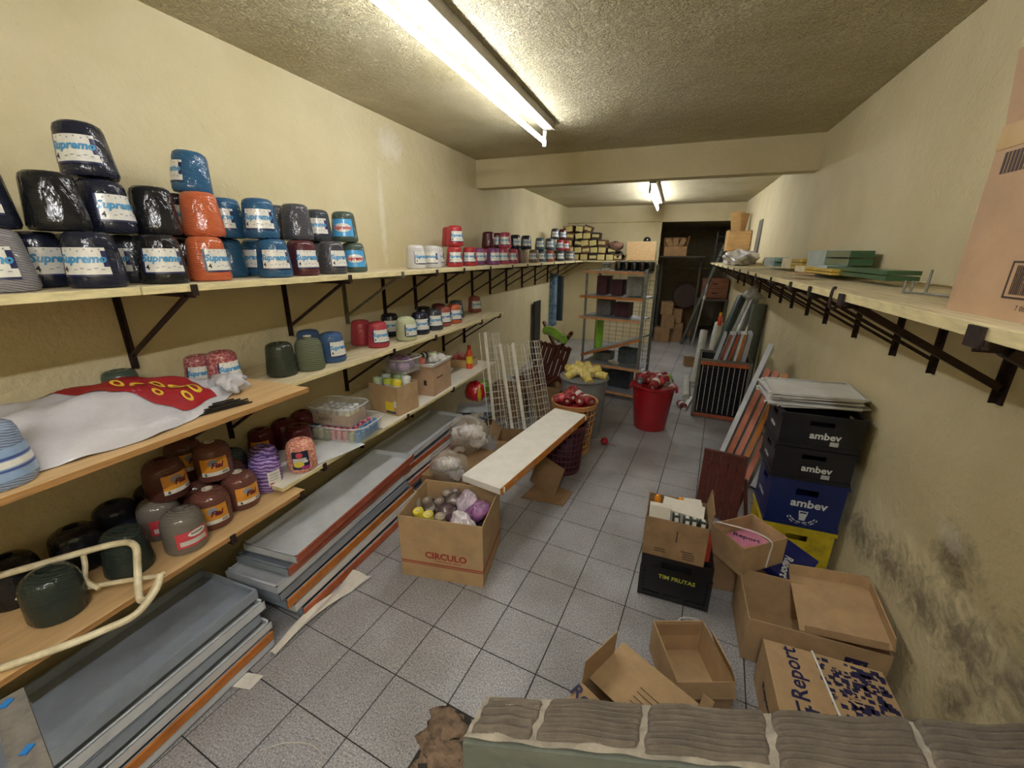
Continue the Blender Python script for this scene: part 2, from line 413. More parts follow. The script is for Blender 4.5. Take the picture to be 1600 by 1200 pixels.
for k, y in enumerate((5.3, 5.9, 6.6, 7.3, 8.1, 8.9)):
    bracket(-1, y, 1.77, .551, .38, None, label=ORD[k]+' small bracket past the beam under the upper left shelf', group='far brackets under the upper left shelf')
for y, lab in [(1.5, 'bracket under the middle left shelf at the end of the plywood'), (2.46, 'bracket under the middle left shelf above the clear tub'), (3.05, 'bracket under the middle left shelf above the cartons'), (3.99, 'far bracket under the middle left shelf near the wire racks'), (4.5, 'last bracket under the middle left shelf, at its open end')]:
    bracket(-1, y, 1.224, .492, .36, None, label=lab, group='brackets under the middle left shelf')
for y, lab in [(.25, 'bracket holding the plywood under the white sack'), (1.2, 'dark bracket under the plywood above the wine coloured cones')]:
    bracket(-1, y, 1.25, .6, .38, None, hook=False, label=lab, group='brackets under the plywood')
for y, lab in [(.1, 'bracket under the low plywood by the cream tubing'), (1.05, 'bracket under the low plywood below the brown cones'), (1.45, 'bracket at the seam of low plywood and white shelf'), (1.68, 'bracket under the white lower shelf by the salmon cone'), (2.55, 'bracket under the white lower shelf below the first carton'), (3.3, 'bracket under the white lower shelf below the second carton')]:
    bracket(-1, y, .630 if y < 1.46 else .676, .562 if y < 1.46 else .505, .36, None, label=lab, group='brackets under the lower left shelf')
for y, c, lab in [(1.14, None, 'big dark bracket lip under the right shelf below the tall carton'), (1.93, None, 'large dark bracket with long brace under the right shelf'), (2.35, None, 'dark bracket under the right shelf, second behind the long brace'), (2.72, None, 'dark bracket under the right shelf above the beer crates'),
                  (3.25, None, 'dark bracket under the right shelf below the leaflet bundles'), (3.85, None, 'dark bracket under the right shelf above the leaning trays')]:
    bracket(1, y, 1.757, .534, .34, c, label=lab, group='brackets under the right shelf', w=.06 if y < 2 else .035, bw=.036 if y < 2 else .02)
for k, y in enumerate((4.35, 4.9, 5.4, 6.0, 6.7, 7.4, 8.2, 9.0)):
    bracket(1, y, 1.757, .52, .34, None, label=ORD[k]+' small far bracket under the right shelf past the leaning trays', group='far brackets under the right shelf')

# ------------------------------------------------------------------ yarn cones
H0, RB, RT = .188, .082, .066
def cone_profile(kind):
    if kind == 'A': return [(.055, .0), (.076, .003), (RB, .016), (RB-.001, .03), (RT+.003, H0-.028), (RT-.002, H0-.012), (RT-.014, H0-.003), (.03, H0), (.022, H0-.004), (.020, H0-.02)]
    if kind == 'B': return [(.05, 0), (.076, .005), (.082, .02), (.0805, .12), (.0765, .148), (.068, .168), (.052, .181), (.032, .188), (.024, .190), (.022, .18), (.020, .165)]
    return [(.055, 0), (.078, .004), (.083, .02), (.072, H0-.03), (.062, H0-.012), (.045, H0-.006), (.024, H0-.004), (.024, H0+.012), (.018, H0+.012), (.016, H0-.02)]
CONE = {}
def cone_mesh(kind, mat):
    k = (kind, mat.name)
    if k not in CONE: 
        pr = cone_profile(kind)
        CONE[k] = MB().lathe(pr, 28, wob=lambda th, z: 1+.008*math.sin(3*th+z*40)+.006*math.sin(7*th-z*30)).mesh('yarn', mat, True)
    return CONE[k]
def rad_at(kind, z):
    pr = [p for p in cone_profile(kind)][1:8]
    for (r0, z0), (r1, z1) in zip(pr, pr[1:]):
        if z0 <= z <= z1: return r0+(r1-r0)*(z-z0)/max(1e-6, z1-z0)
    return pr[-1][0]
def patch(mb, kind, a0, a1, z0, z1, mi, off=.0016, n=14, m=4):
    """curved rectangle lying on the cone; a in metres of arc at mid height"""
    def fn(u, v):
        z = z0+(z1-z0)*v; r = rad_at(kind, z)*1.012+off; th = (a0+(a1-a0)*u)/RB
        return (r*math.cos(th), r*math.sin(th), z)
    return mb.grid(fn, n, m, mi)
def disc(mb, kind, ca, cz, ra, rz, mi, off=.0030, n=20):
    def fn(u, v):
        q = .001+.999*v; a = ca+ra*q*math.cos(2*PI*u); z = cz+rz*q*math.sin(2*PI*u); r = rad_at(kind, z)*1.012+off; th = a/RB
        return (r*math.cos(th), r*math.sin(th), z)
    return mb.grid(fn, n, 4, mi)
def wrap_text(s, size, mat, kind, ca, cz, off=.0034, **k):
    src = text_mesh(s, size, mat, **k); me = src.copy()
    for v in me.vertices:
        a, z = ca+v.co.x, cz+v.co.y; r = rad_at(kind, z)*1.012+off; th = a/RB
        v.co = (r*math.cos(th), r*math.sin(th), z)
    return me
lab_white = M('label_white', 'dcdad2', .35, var=.05, vs=60, coat=.6, coat_rough=.15, bump=.1, bs=40)
lab_navy = M('label_navy', '1c2450', .35, coat=.5); lab_sky = M('label_sky', '4aa0d8', .35, coat=.6)
ink_blue = M('ink_blue', '3f8fc0', .4, coat=.5); ink_black = M('ink_black', '16161a', .45); ink_red = M('ink_red', 'b02030', .4, coat=.4)
ink_grey = M('ink_grey', '8d9096', .5); lab_ochre = M('label_ochre', 'd8922c', .4, var=.18, coat=.5); ink_maroon = M('ink_maroon', '641520', .45)
lab_red = M('label_red', 'c8404a', .4, var=.1, coat=.4); lab_paper = M('label_paper', 'c8c6c0', .5)
lab_dark = M('label_dark', '1d2a44', .4); ink_magenta = M('ink_magenta', 'b03a8c', .45); ink_yellow = M('ink_yellow', 'd8c84a', .45)
LAB = {}
def label_set(style, kind):
    """list of (name, mesh, [(subname, mesh)...]) shared by every cone with that label"""
    k = (style, kind)
    if k in LAB: return LAB[k]
    b = MB(); sub = []
    if style == 'S4':                                   # white label, light blue script, black 4, navy foot and edge
        patch(b, kind, -.068, .068, .045, .135, 0); patch(b, kind, -.068, .068, .040, .047, 1, .0020); patch(b, kind, -.078, -.068, .045, .135, 1)
        patch(b, kind, .052, .068, .072, .125, 1, .0026, 3)
        for i in range(5): patch(b, kind, -.03+i*.018, -.02+i*.018, .062+.004*(i % 2), .065+.004*(i % 2), 2, .0026, 2, 1)
        for i in range(6): patch(b, kind, -.052+i*.02, -.047+i*.02, .121+.005*(i % 2), .126+.005*(i % 2), 2, .0026, 2, 1)
        ms = [lab_white, lab_navy, ink_grey]
        sub = [wrap_text('Supremo', .037, ink_blue, kind, -.006, .098, shear=.25, bold=.0016), wrap_text('4', .026, ink_black, kind, -.057, .064, bold=.0006)]
    elif style == 'SK':                                 # sky blue label with red script on a white oval
        patch(b, kind, -.07, .07, .035, .140, 0); disc(b, kind, 0, .088, .058, .026, 1); ms = [lab_sky, lab_white]
        sub = [wrap_text('Supremo', .032, ink_red, kind, 0, .088, off=.0046, shear=.25, bold=.0012)]
    elif style == 'F6':                                 # ochre label, maroon script, white foot with a 6
        patch(b, kind, -.058, .058, .052, .130, 0); patch(b, kind, -.058, .058, .040, .060, 1, .0022)
        disc(b, kind, -.005, .108, .022, .018, 2, .0026)
        for i in range(8): patch(b, kind, .026+i*.0035, .028+i*.0035, .045, .056, 3, .0028, 1, 1)
        ms = [lab_ochre, lab_white, ink_grey, ink_black]
        sub = [wrap_text('Fial', .036, ink_maroon, kind, .008, .092, off=.0046, shear=.3, bold=.0014), wrap_text('6', .022, ink_black, kind, -.04, .050, bold=.0008)]
    elif style == 'RD':                                 # red label with a white oval and grey band
        patch(b, kind, -.062, .062, .04, .112, 0); disc(b, kind, .018, .096, .036, .015, 1); patch(b, kind, -.05, .05, .050, .072, 2, .0022)
        b2 = []
        for i in range(7): patch(b, kind, -.006+i*.007, -.001+i*.007, .094, .101, 3, .0034, 1, 1)
        ms = [lab_red, lab_white, lab_paper, ink_black]
    elif style == 'WH':                                 # small plain white label with dim print
        patch(b, kind, -.036, .036, .045, .125, 0)
        for i in range(3): patch(b, kind, -.026, .02, .105-i*.016, .109-i*.016, 1, .0024, 6, 1)
        patch(b, kind, -.03, -.01, .052, .060, 2, .0024, 3, 1); ms = [lab_white, ink_grey, ink_red]
    elif style == 'DK':                                 # dark multicoloured label
        patch(b, kind, -.045, .045, .03, .140, 0); disc(b, kind, -.004, .118, .018, .016, 1); patch(b, kind, -.04, .03, .070, .1, 2, .0024)
        disc(b, kind, -.012, .062, .028, .018, 3, .003); patch(b, kind, .0, .043, .034, .05, 4, .0034, 5, 2); patch(b, kind, .012, .036, .07, .085, 5, .003, 4, 2)
        ms = [lab_dark, lab_red, lab_paper, ink_yellow, ink_magenta, lab_white]
    elif style == 'MB':                                 # blue and white banded label
        patch(b, kind, -.09, .09, .03, .12, 0); patch(b, kind, -.09, .09, .055, .062, 1, .0022); patch(b, kind, -.09, .09, .088, .096, 1, .0022); patch(b, kind, -.09, .09, .066, .085, 2, .0022)
        ms = [M('label_dusty_blue', '8aa4c4', .45, coat=.4), M('ink_dusty_navy', '44548c', .45), lab_white]
    LAB[k] = (b.mesh('label', ms, 'all'), sub); return LAB[k]
YC = dict(navy='1a1f34', black='141418', slate='3c4048', blue='2c5f86', steel='3d5f8c', orange='cc6840', wine='58242c', grey='4a4a50', grey2='88868a', green='4a5a50', white='d8d6d4',
          red='b83038', crimson='b23a48', purple='8a4a80', pink='c04a66', darkred='56141c', tan='8a7458', olive='31382c', olive2='6a7058', pale='c6cca4', teal='4a6a78', brown='5c342c', brown2='74463c',
          dgreen='2a3630', taupe='7c766e', purple_mottle='6c4a94', salmon='dd8a74', pink_mottle='a85058', bluegrey='4a5866', light='8c9cb8', sandred='a85848')
CONES = []
def cone(*a, **k): CONES.append((a, k))
def settle(xf=-1.80):
    """push cones of one layer apart: the one farther from the camera slides back along its own line of sight, then along the shelf"""
    P = [list(a[1]) for a, k in CONES]
    R = [RB*1.0*k.get('s', 1.0)*(.985 if a[1][1] > 5.9 else 1) for a, k in CONES]
    for it in range(160):
        moved = 0
        for i in range(len(P)):
            for j in range(i):
                if abs(P[i][2]-P[j][2]) > .1: continue
                dx, dy = P[i][0]-P[j][0], P[i][1]-P[j][1]; d = math.hypot(dx, dy); need = R[i]+R[j]+.002-d
                if need <= 0: continue
                a, b = (i, j) if math.hypot(*P[i][:2]) > math.hypot(*P[j][:2]) else (j, i)
                q = math.hypot(*P[a][:2]); st = min(need, .012); moved = 1
                nx = P[a][0]+P[a][0]/q*st
                if nx > XL+R[a]+.004: P[a][0] = nx; P[a][1] += P[a][1]/q*st
                else: P[a][1] += st*.7*(1 if P[a][1] >= P[b][1] else -1); P[b][1] -= st*.3*(1 if P[a][1] >= P[b][1] else -1); P[b][0] = min(xf, P[b][0]+st*.15)
        if not moved: break
    for p, (a, k) in zip(P, CONES): make_cone(a[0], tuple(p), *a[2:], **k)
def make_cone(label, pos, col, kind='A', lab='S4', off=0, s=1.0, tilt=(0, 0), wrap=True, group='yarn cones on the upper left shelf'):
    x, y, z = pos
    t = thing('yarn_cone', label, 'yarn cone', pos, 0, group)
    face = math.atan2(CAM.y-y, CAM.x-x)
    t.rotation_euler = (tilt[0], tilt[1], face+off); t.scale = (s, s, s)
    yo = ob('yarn', cone_mesh(kind, yarn(col, YC[col], wrap)), t)
    if kind in ('B', 'C') and col not in ('black', 'dgreen', 'navy', 'darkred', 'brown', 'bluegrey', 'taupe', 'salmon', 'purple_mottle', 'pale'):
        k = ('core', kind)
        if k not in CONE:
            zt = .190 if kind == 'B' else H0+.012
            CONE[k] = MB().lathe([(.022, zt-.02), (.0225, zt+.003), (.017, zt+.003), (.016, zt-.03)], 16).mesh('core', M('core_card', 'cfc7ba', .7), True)
        ob('core', CONE[k], t)
    if lab:
        me, sub = label_set(lab, kind); l = ob('label', me, t)
        for sm in sub: ob('lettering', sm, l)
    return t
Z0, Z1, Z2 = 1.8, 1.8+H0, 1.8+2*H0
G1 = 'yarn cones stacked on the near upper left shelf'
for a in [
 ('grey yarn cone with white label at the left edge, bottom row', (-1.95, .66, Z0), 'grey2', 'A', 'S4', -.3),
 ('navy yarn cone with a large 4, bottom row beside the grey one', (-2.1, .82, Z0), 'navy', 'A', 'S4', .55),
 ('dark navy cone mostly hidden behind the front navy cone', (-2.24, .96, Z0), 'navy', 'A', 'S4', -.9),
 ('front navy yarn cone with wide white label, bottom row', (-1.92, .885, Z0), 'navy', 'A', 'S4', -.35),
 ('slate cone with label corner showing, behind front navy cone', (-2.11, 1.10, Z0), 'slate', 'A', 'S4', -.9),
 ('black yarn cone with white label and 4, bottom row by orange', (-1.94, 1.11, Z0), 'black', 'A', 'S4', .1),
 ('black unlabelled cone behind the lower orange cone', (-2.12, 1.32, Z0), 'black', 'A', None, 0),
 ('lower orange yarn cone with label on its right', (-1.95, 1.30, Z0), 'orange', 'A', 'S4', .75),
 ('blue cone without visible label, right of the lower orange cone', (-2.14, 1.53, Z0), 'blue', 'A', None, 0),
 ('blue cone half hidden behind the front blue cone, bottom row', (-2.09, 1.66, Z0), 'blue', 'A', 'S4', -.35),
 ('front blue yarn cone with white label and 4, bottom row', (-1.93, 1.62, Z0), 'blue', 'A', 'S4', .15),
 ('wine red yarn cone with white label, bottom row', (-1.95, 1.82, Z0), 'wine', 'A', 'S4', .5),
 ('dark cone in the shade between wine and grey cones', (-2.14, 2.12, Z0), 'grey', 'A', None, 0),
 ('grey yarn cone with label on its right, bottom row', (-1.95, 2.04, Z0), 'grey', 'A', 'S4', .8),
 ('green grey cone with sky blue label, lower of two', (-2.02, 2.31, Z0), 'green', 'A', 'SK', .1),
 ('navy cone cut by the left edge, second row', (-2.05, .70, Z1), 'navy', 'A', 'S4', -.2),
 ('big black wrapped cone with no label, second row', (-2.0, .86, Z1), 'black', 'A', None, 0),
 ('navy cone with label and 4 turned right, second row', (-2.0, 1.0, Z1), 'navy', 'A', 'S4', .6),
 ('black shiny cone with no label, second row, under none', (-1.99, 1.155, Z1), 'black', 'A', None, 0),
 ('black cone with white label beside the upper orange cone', (-2.13, 1.31, Z1), 'black', 'A', 'S4', .1),
 ('upper orange yarn cone without visible label', (-2.02, 1.36, Z1), 'orange', 'A', None, 0),
 ('upper blue cone with label, right beside the orange cones', (-2.09, 1.52, Z1), 'blue', 'A', 'S4', -.35),
 ('upper front blue cone with wide white label', (-1.97, 1.61, Z1), 'blue', 'A', 'S4', -.05),
 ('thin slice of a dark cone behind the grey one, second row', (-2.14, 1.85, Z1), 'grey', 'A', None, 0),
 ('dark grey cone with bare shiny side, second row', (-1.99, 1.85, Z1), 'grey', 'A', None, 0),
 ('dark cone with white label, last but one of second row', (-2.12, 2.13, Z1), 'slate', 'A', 'S4', -.1),
 ('green grey cone with sky blue label, upper of two', (-2.03, 2.26, Z1), 'green', 'A', 'SK', -.15)]:
    cone(*a, group=G1)
cone('topmost navy cone with white label, leaning at the wall', (-2.07, 1.02, Z2), 'navy', 'A', 'S4', -.35, tilt=(.05, -.06), group=G1)
cone('topmost blue cone on the orange ones, leaning', (-2.12, 1.41, Z2), 'blue', 'A', 'S4', -1.25, s=.95, tilt=(.0, -.09), group=G1)
G2 = 'yarn cones on the far upper left shelf'
for a in [
 ('white yarn cone, nearest of the far group', (-2.0, 3.01, Z0), 'white', 'A', 'S4', .8), ('second white yarn cone with wide label', (-2.0, 3.26, Z0), 'white', 'A', 'S4', -.2), ('third white yarn cone behind the second', (-2.15, 3.58, Z0), 'white', 'A', 'S4', .3),
 ('lower red cone with white label beside the white cones', (-2.0, 3.67, Z0), 'red', 'A', 'S4', .2), ('red cone with label, second in bottom row', (-2.02, 4.03, Z0), 'red', 'A', 'S4', 0), ('purple cone half hidden by the red row', (-2.12, 4.45, Z0), 'purple', 'A', 'S4', .3),
 ('shaded pink cone behind the purple cones', (-2.2, 4.80, Z0), 'pink', 'A', 'S4', 0), ('purple pink cone with white label, bottom row', (-2.0, 4.60, Z0), 'purple', 'A', 'S4', .4), ('pink cone with large white label, bottom row', (-2.02, 4.95, Z0), 'pink', 'A', 'S4', .1),
 ('pink cone beyond the large label pink one', (-2.05, 5.36, Z0), 'pink', 'A', 'S4', 0), ('tan and dark cone below the far navy pair', (-2.1, 5.88, Z0), 'tan', 'A', None, 0),
 ('dark brown cone under the first far navy cone', (-2.1, 5.64, Z0), 'darkred', 'A', None, 0),
 ('upper red cone, rear of the stacked pair', (-2.15, 3.86, Z1), 'red', 'A', None, 0), ('upper red cone with label, front of the stacked pair', (-2.0, 3.69, Z1), 'red', 'A', 'S4', .4),
 ('dark red cone without label in the far second row', (-2.15, 4.80, Z1), 'darkred', 'A', None, 0), ('dark red cone with label in the far second row', (-2.12, 5.01, Z1), 'darkred', 'A', 'S4', .2), ('upper pink cone with white label, tallest of its cluster', (-2.02, 5.02, Z1), 'pink', 'A', 'S4', 0),
 ('first far navy cone, second row', (-2.12, 5.64, Z1), 'navy', 'A', 'S4', .5), ('second far navy cone, second row', (-2.06, 5.93, Z1), 'navy', 'A', 'S4', .2)]:
    cone(*a, group=G2)
for i, (x, y, z, c) in enumerate([(-2.0, 6.12, Z0, 'tan'), (-2.1, 6.84, Z0, 'teal'), (-2.0, 6.97, Z0, 'sandred'), (-2.14, 7.77, Z0, 'tan'), (-2.0, 7.67, Z0, 'slate'), (-2.14, 8.35, Z0, 'black'), (-2.0, 8.53, Z0, 'grey2'), (-2.12, 8.86, Z0, 'teal'),
                               (-2.12, 6.79, Z1, 'teal'), (-2.02, 7.02, Z1, 'bluegrey'), (-2.14, 7.57, Z1, 'teal'), (-2.02, 7.72, Z1, 'crimson'), (-2.08, 8.42, Z1, 'red'), (-2.12, 7.7, Z2, 'slate'), (-2.03, 7.9, Z2, 'darkred')]):
    nm = {'tan': 'tan', 'teal': 'teal', 'sandred': 'rust red', 'slate': 'slate', 'black': 'black', 'grey2': 'light grey', 'bluegrey': 'blue grey', 'crimson': 'crimson', 'red': 'red', 'darkred': 'dark red'}[c]
    lv = {Z0: 'bottom row', Z1: 'second row', Z2: 'top row'}[z]
    cone('tiny %s cone%s, %s far along the upper shelf' % (nm, {1: ' before the rust red one', 7: ' closest to the back wall', 0: ' beside the navy pair', 3: ' behind the slate one', 8: ' foremost', 10: ' below the slate one'}.get(i, ''), lv), (x, y, z), c, 'A', 'S4', .1*(i % 5-2), group=G2)
G3 = 'yarn cones on the middle left shelf'; Zm = 1.25
for a in [
 ('dark olive wrapped cone, first on the middle shelf', (-2.05, 1.66, Zm), 'olive', 'A', None, 0), ('rear blue cone behind the bare olive cone', (-2.22, 2.03, Zm), 'steel', 'A', None, 0),
 ('blue cone with label and 4, middle shelf', (-2.02, 2.02, Zm), 'steel', 'A', 'S4', .7), ('crimson cone without label, middle shelf', (-2.14, 2.44, Zm), 'crimson', 'A', None, 0), ('crimson cone with label, middle shelf', (-2.03, 2.49, Zm), 'crimson', 'A', 'S4', .45),
 ('black cone with label behind the pale green cone', (-2.22, 2.89, Zm), 'black', 'A', 'S4', .2), ('navy cone with label right of the pale green cone', (-2.03, 3.06, Zm), 'navy', 'A', 'S4', .3), ('second navy cone with label, middle shelf', (-2.03, 3.29, Zm), 'slate', 'A', 'S4', .3),
 ('black cone hidden behind the two navy cones', (-2.22, 3.42, Zm), 'black', 'A', None, 0), ('wine cone behind the brown pink one, middle shelf', (-2.2, 3.66, Zm), 'wine', 'A', 'S4', .2), ('brown pink cone with label, middle shelf', (-2.06, 3.5, Zm), 'sandred', 'A', 'S4', .5),
 ('orange cone with narrow label, middle shelf', (-2.05, 3.70, Zm), 'orange', 'A', 'S4', .5), ('blue grey cone with label, middle shelf far part', (-2.2, 4.03, Zm), 'bluegrey', 'A', 'S4', .2), ('lone red brown cone at the far end of the middle shelf', (-2.22, 4.53, Zm), 'sandred', 'A', 'S4', .4)]:
    cone(*a, group=G3)
cone('bare olive yarn cone with pale core, middle shelf', (-1.97, 1.79, Zm), 'olive2', 'C', None, 0, wrap=False, group=G3)
cone('pale green yarn cone with side label, middle shelf', (-1.98, 2.78, Zm), 'pale', 'B', 'S4', .8, wrap=False, group=G3)
G4 = 'yarn cones on the plywood board'
cone('mottled pink cone by the wall behind the sack, rear', (-2.24, 1.34, 1.25), 'pink_mottle', 'A', 'S4', 0, s=.9, group=G4)
cone('mottled pink cone with label turned right, before the other', (-2.09, 1.36, 1.277), 'pink_mottle', 'A', 'S4', .6, s=.92, group=G4)
cone('light blue yarn cone with banded label at the left edge', (-1.76, .45, 1.277), 'light', 'A', 'MB', .4, s=1.0, group=G4)
cone('small teal green cone behind the red printed sack', (-2.27, 1.02, 1.25), 'green', 'A', None, 0, s=.9, group=G4)
G5 = 'yarn cones on the low plywood'; Zl = .655
for a in [
 ('grey cone with red label, front of the low plywood', (-1.92, .93, Zl), 'taupe', 'B', 'RD', .3), ('brown cone with pale core and label, low plywood front', (-1.95, 1.075, Zl), 'brown2', 'B', 'F6', .05), ('brown cone with orange label, foremost right', (-1.91, 1.20, Zl), 'brown2', 'B', 'F6', .4),
 ('mottled purple cone with white label, low plywood front', (-1.92, 1.35, Zl), 'purple_mottle', 'B', 'WH', .5), ('dark green cone of rough twine, behind the cream tubing', (-1.99, .75, Zl), 'dgreen', 'A', None, 0),
 ('dark green wrapped cone lying under the cream tubing', (-1.97, .52, Zl), 'dgreen', 'B', None, 0), ('black cone in the dark corner, third from the left', (-2.2, .69, Zl), 'black', 'B', None, 0), ('navy black cone in the shade below the plywood', (-2.24, .85, Zl), 'navy', 'B', None, 0),
 ('black cone in the dark corner, leftmost', (-2.2, .50, Zl), 'black', 'B', None, 0), ('grey cone with red label, behind the front grey one', (-2.12, .95, Zl), 'taupe', 'B', 'RD', .2),
 ('dark cone with pinkish label in the shade', (-2.27, 1.02, Zl), 'black', 'B', 'RD', 0), ('brown cone under the stacked brown pair, left', (-2.1, 1.12, Zl), 'brown', 'B', None, 0), ('brown cone under the stacked brown pair, right', (-2.09, 1.28, Zl), 'brown', 'B', None, 0),
 ('blue grey wrapped cone behind the purple cones', (-2.27, 1.44, Zl), 'bluegrey', 'B', None, 0), ('mottled purple cone behind the front purple one', (-2.08, 1.42, Zl), 'purple_mottle', 'B', None, 0), ('dark brown cone at the wall below the brown stack', (-2.28, 1.2, Zl), 'brown', 'B', None, 0),
 ('upper brown cone with label turned, left of the stack', (-2.1, 1.0, Zl+.178), 'brown', 'B', 'F6', .5), ('upper brown cone in the middle rear of the stack', (-2.24, 1.17, Zl+.178), 'brown', 'B', 'F6', .3), ('upper brown cone with clear label and 6, right of the stack', (-2.07, 1.20, Zl+.178), 'brown2', 'B', 'F6', 0)]:
    cone(*a, group=G5)
G6 = 'yarn cones on the white lower shelf'; Zs = .70
for a in [('wine coloured cone behind, left of three', (-2.24, 1.55, Zs), 'darkred', 'B', None, 0), ('wine coloured cone with small orange label', (-2.10, 1.50, Zs), 'darkred', 'A', 'F6', -.2), ('wine coloured cone at the back by the bracket', (-2.29, 1.73, Zs), 'darkred', 'B', None, 0), ('wine coloured cone beside the salmon cone', (-2.15, 1.70, Zs), 'darkred', 'A', None, 0)]:
    cone(*a, group=G6)
cone('salmon mottled cone with dark label on the white shelf', (-1.94, 1.60, Zs), 'salmon', 'B', 'DK', -.1, group=G6)

settle()
# ------------------------------------------------------------------ generic builders for the clutter
card = M('cardboard', 'b39670', .8, var=.10, vs=7, bump=.05, bs=30)
card_in = M('cardboard_inside', 'a48660', .85, var=.08, vs=6)
card_d = M('cardboard_old', '8e7150', .85, var=.15, vs=6)
card_p = M('cardboard_pinkish', 'b29478', .8, var=.08, vs=6)
tape = M('packing_tape', 'c8a878', .2, coat=.6, var=.05)
def carton(label, w, d, h, loc, rz=0, flaps=(), mat=None, closed=False, rot=None, group=None, cat='cardboard box', th=.005, floor_=True):
    """corrugated carton: four walls and bottom; flaps = (side, angle from upright outward, length, (s0, s1))"""
    mat = mat or card
    t = thing('cardboard_box', label, cat, loc, rz, group, rot)
    b = MB()
    b.box((0, -d/2+th/2, h/2), (w, th, h)); b.box((0, d/2-th/2, h/2), (w, th, h))
    b.box((-w/2+th/2, 0, h/2), (th, d-2*th, h)); b.box((w/2-th/2, 0, h/2), (th, d-2*th, h))
    if floor_: b.box((0, 0, th/2), (w-2*th, d-2*th, th))
    if closed: b.box((0, 0, h-th/2), (w-2*th, d-2*th, th))
    mk('body', b, [mat], t)
    for side, ang, ln, *rng in flaps:
        s0, s1 = rng[0] if rng else (0, 1)
        full = w if side in ('f', 'b') else d
        f = MB().box(((s0+s1-1)/2*full, 0, ln/2), ((s1-s0)*full-.004, th*.8, ln))
        a = math.radians(ang)
        loc_ = {'f': (0, -d/2+th/2, h), 'b': (0, d/2-th/2, h), 'l': (-w/2+th/2, 0, h), 'r': (w/2-th/2, 0, h)}[side]
        rz_ = {'f': 0, 'b': PI, 'l': -PI/2, 'r': PI/2}[side]
        o = mk('flap', f, [mat], t); o.matrix_local = Matrix.Translation(loc_) @ Matrix.Rotation(rz_, 4, 'Z') @ Matrix.Rotation(a, 4, 'X')
    return t
FR, RT_, LF, TP = (PI/2, 0, 0), (PI/2, 0, PI/2), (PI/2, 0, -PI/2), (0, 0, 0)
def rod_between(mb, a, b, r, n=8, mi=0): return mb.tube([a, b], r, n, mi)
steel_blue = M('painted_steel', '919aa6', .42, metal=.12, var=.10, vs=7, bump=.03)
steel_lt = M('pale_painted_steel', 'c8ccd2', .4, metal=.05, var=.08, vs=5)
steel_wh = M('white_painted_steel', 'dcdcda', .45, var=.07, vs=6)
galv = M('galvanised_steel', '8a8c88', .45, metal=.55, var=.15, vs=18)
rail_o = M('orange_price_rail', 'b05c34', .4, var=.2, vs=10, coat=.2); rail_r = M('red_brown_price_rail', 'a05640', .45, var=.2, vs=9)
rail_t = M('amber_price_rail', 'b8702c', .4, var=.2, vs=9); rail_p = M('pink_brown_price_rail', 'c87c64', .5, var=.15, vs=8)
TR = {}
def tray(label, L, W, H=.034, mat=None, rail=None, loc=(0, 0, 0), rot=None, M4=None, group=None, flip=False):
    """pressed steel shop shelf: pan with turned-up lips, coloured price rail on the +X long side, hook tabs on the other"""
    mat = mat or steel_blue; k = (L, W, H, mat.name, rail.name if rail else None)
    t = thing('steel_shelf_tray', label, 'shelf tray', loc, 0, group, rot or (0, 0, 0))
    if M4 is not None: t.matrix_world = M4
    if k not in TR:
        p = MB(); e = .0025
        p.box((0, 0, e/2), (W, L, e))
        for s in (-1, 1): p.box((s*(W/2-e/2), 0, H/2), (e, L, H)); p.box((0, s*(L/2-e/2), H/2), (W, e, H)); p.box((s*(W/2-.006), 0, H-e/2), (.012, L, e)); p.box((0, s*(L/2-.006), H-e/2), (W, .012, e))
        q = MB()
        q.box((-W/2-.008, 0, H*.5), (.018, .004, H*.8)); q.box((-W/2-.012, 0, H*.15), (.008, .008, .010))
        r = MB().box((W/2+.003, 0, H*.52), (.006, L*.995, H*1.02)); r.box((W/2+.004, 0, H*1.02), (.012, L*.995, .004))
        TR[k] = (p.mesh('pan', mat), q.mesh('hook', mat), r.mesh('price_rail', rail) if rail else None)
    a, b_, c = TR[k]
    ob('pan', a, t)
    for s in (-1, 1): ob('hook', b_, t, (0, s*(L/2-.03), 0))
    if c: ob('price_rail', c, t)
    return t
def frame(origin, xdir, ydir):
    x = Vector(xdir).normalized(); z = x.cross(Vector(ydir)).normalized(); y = z.cross(x)
    return Matrix.Translation(origin) @ Matrix((x, y, z)).transposed().to_4x4()
SP = {}
def spool(label, pos, axis, col, r=.032, L=.13, band='label_paper', group=None, cat='thread spool', name='thread_spool', wrap=.7):
    """thread wound on a cardboard tube with a paper band"""
    k = (col, r, L, band)
    q = Vector(axis).to_track_quat('Z', 'Y').to_euler()
    t = thing(name, label, cat, pos, 0, group, q)
    if k not in SP:
        a = MB().lathe([(r*.35, 0), (r*.92, 0), (r, r*.15), (r, L-r*.15), (r*.92, L), (r*.35, L)], 16).mesh('thread', M('thread_'+col, col, .55, coat=wrap, coat_rough=.15, var=.2, vs=20, stretch=(1, 1, 6), bump=.3, bs=40), True)
        b = MB().lathe([(r*1.02, L*.40), (r*1.025, L*.41), (r*1.025, L*.64), (r*1.02, L*.65)], 16).mesh('paper_band', MATS[band], True)
        c = MB().lathe([(r*.36, -.003), (r*.36, L+.003), (r*.24, L+.003), (r*.24, -.003)], 12).mesh('core', M('core_card', 'cfc7ba', .7), True)
        SP[k] = (a, b, c)
    for n, me in zip(('thread', 'paper_band', 'core'), SP[k]): ob(n, me, t)
    return t

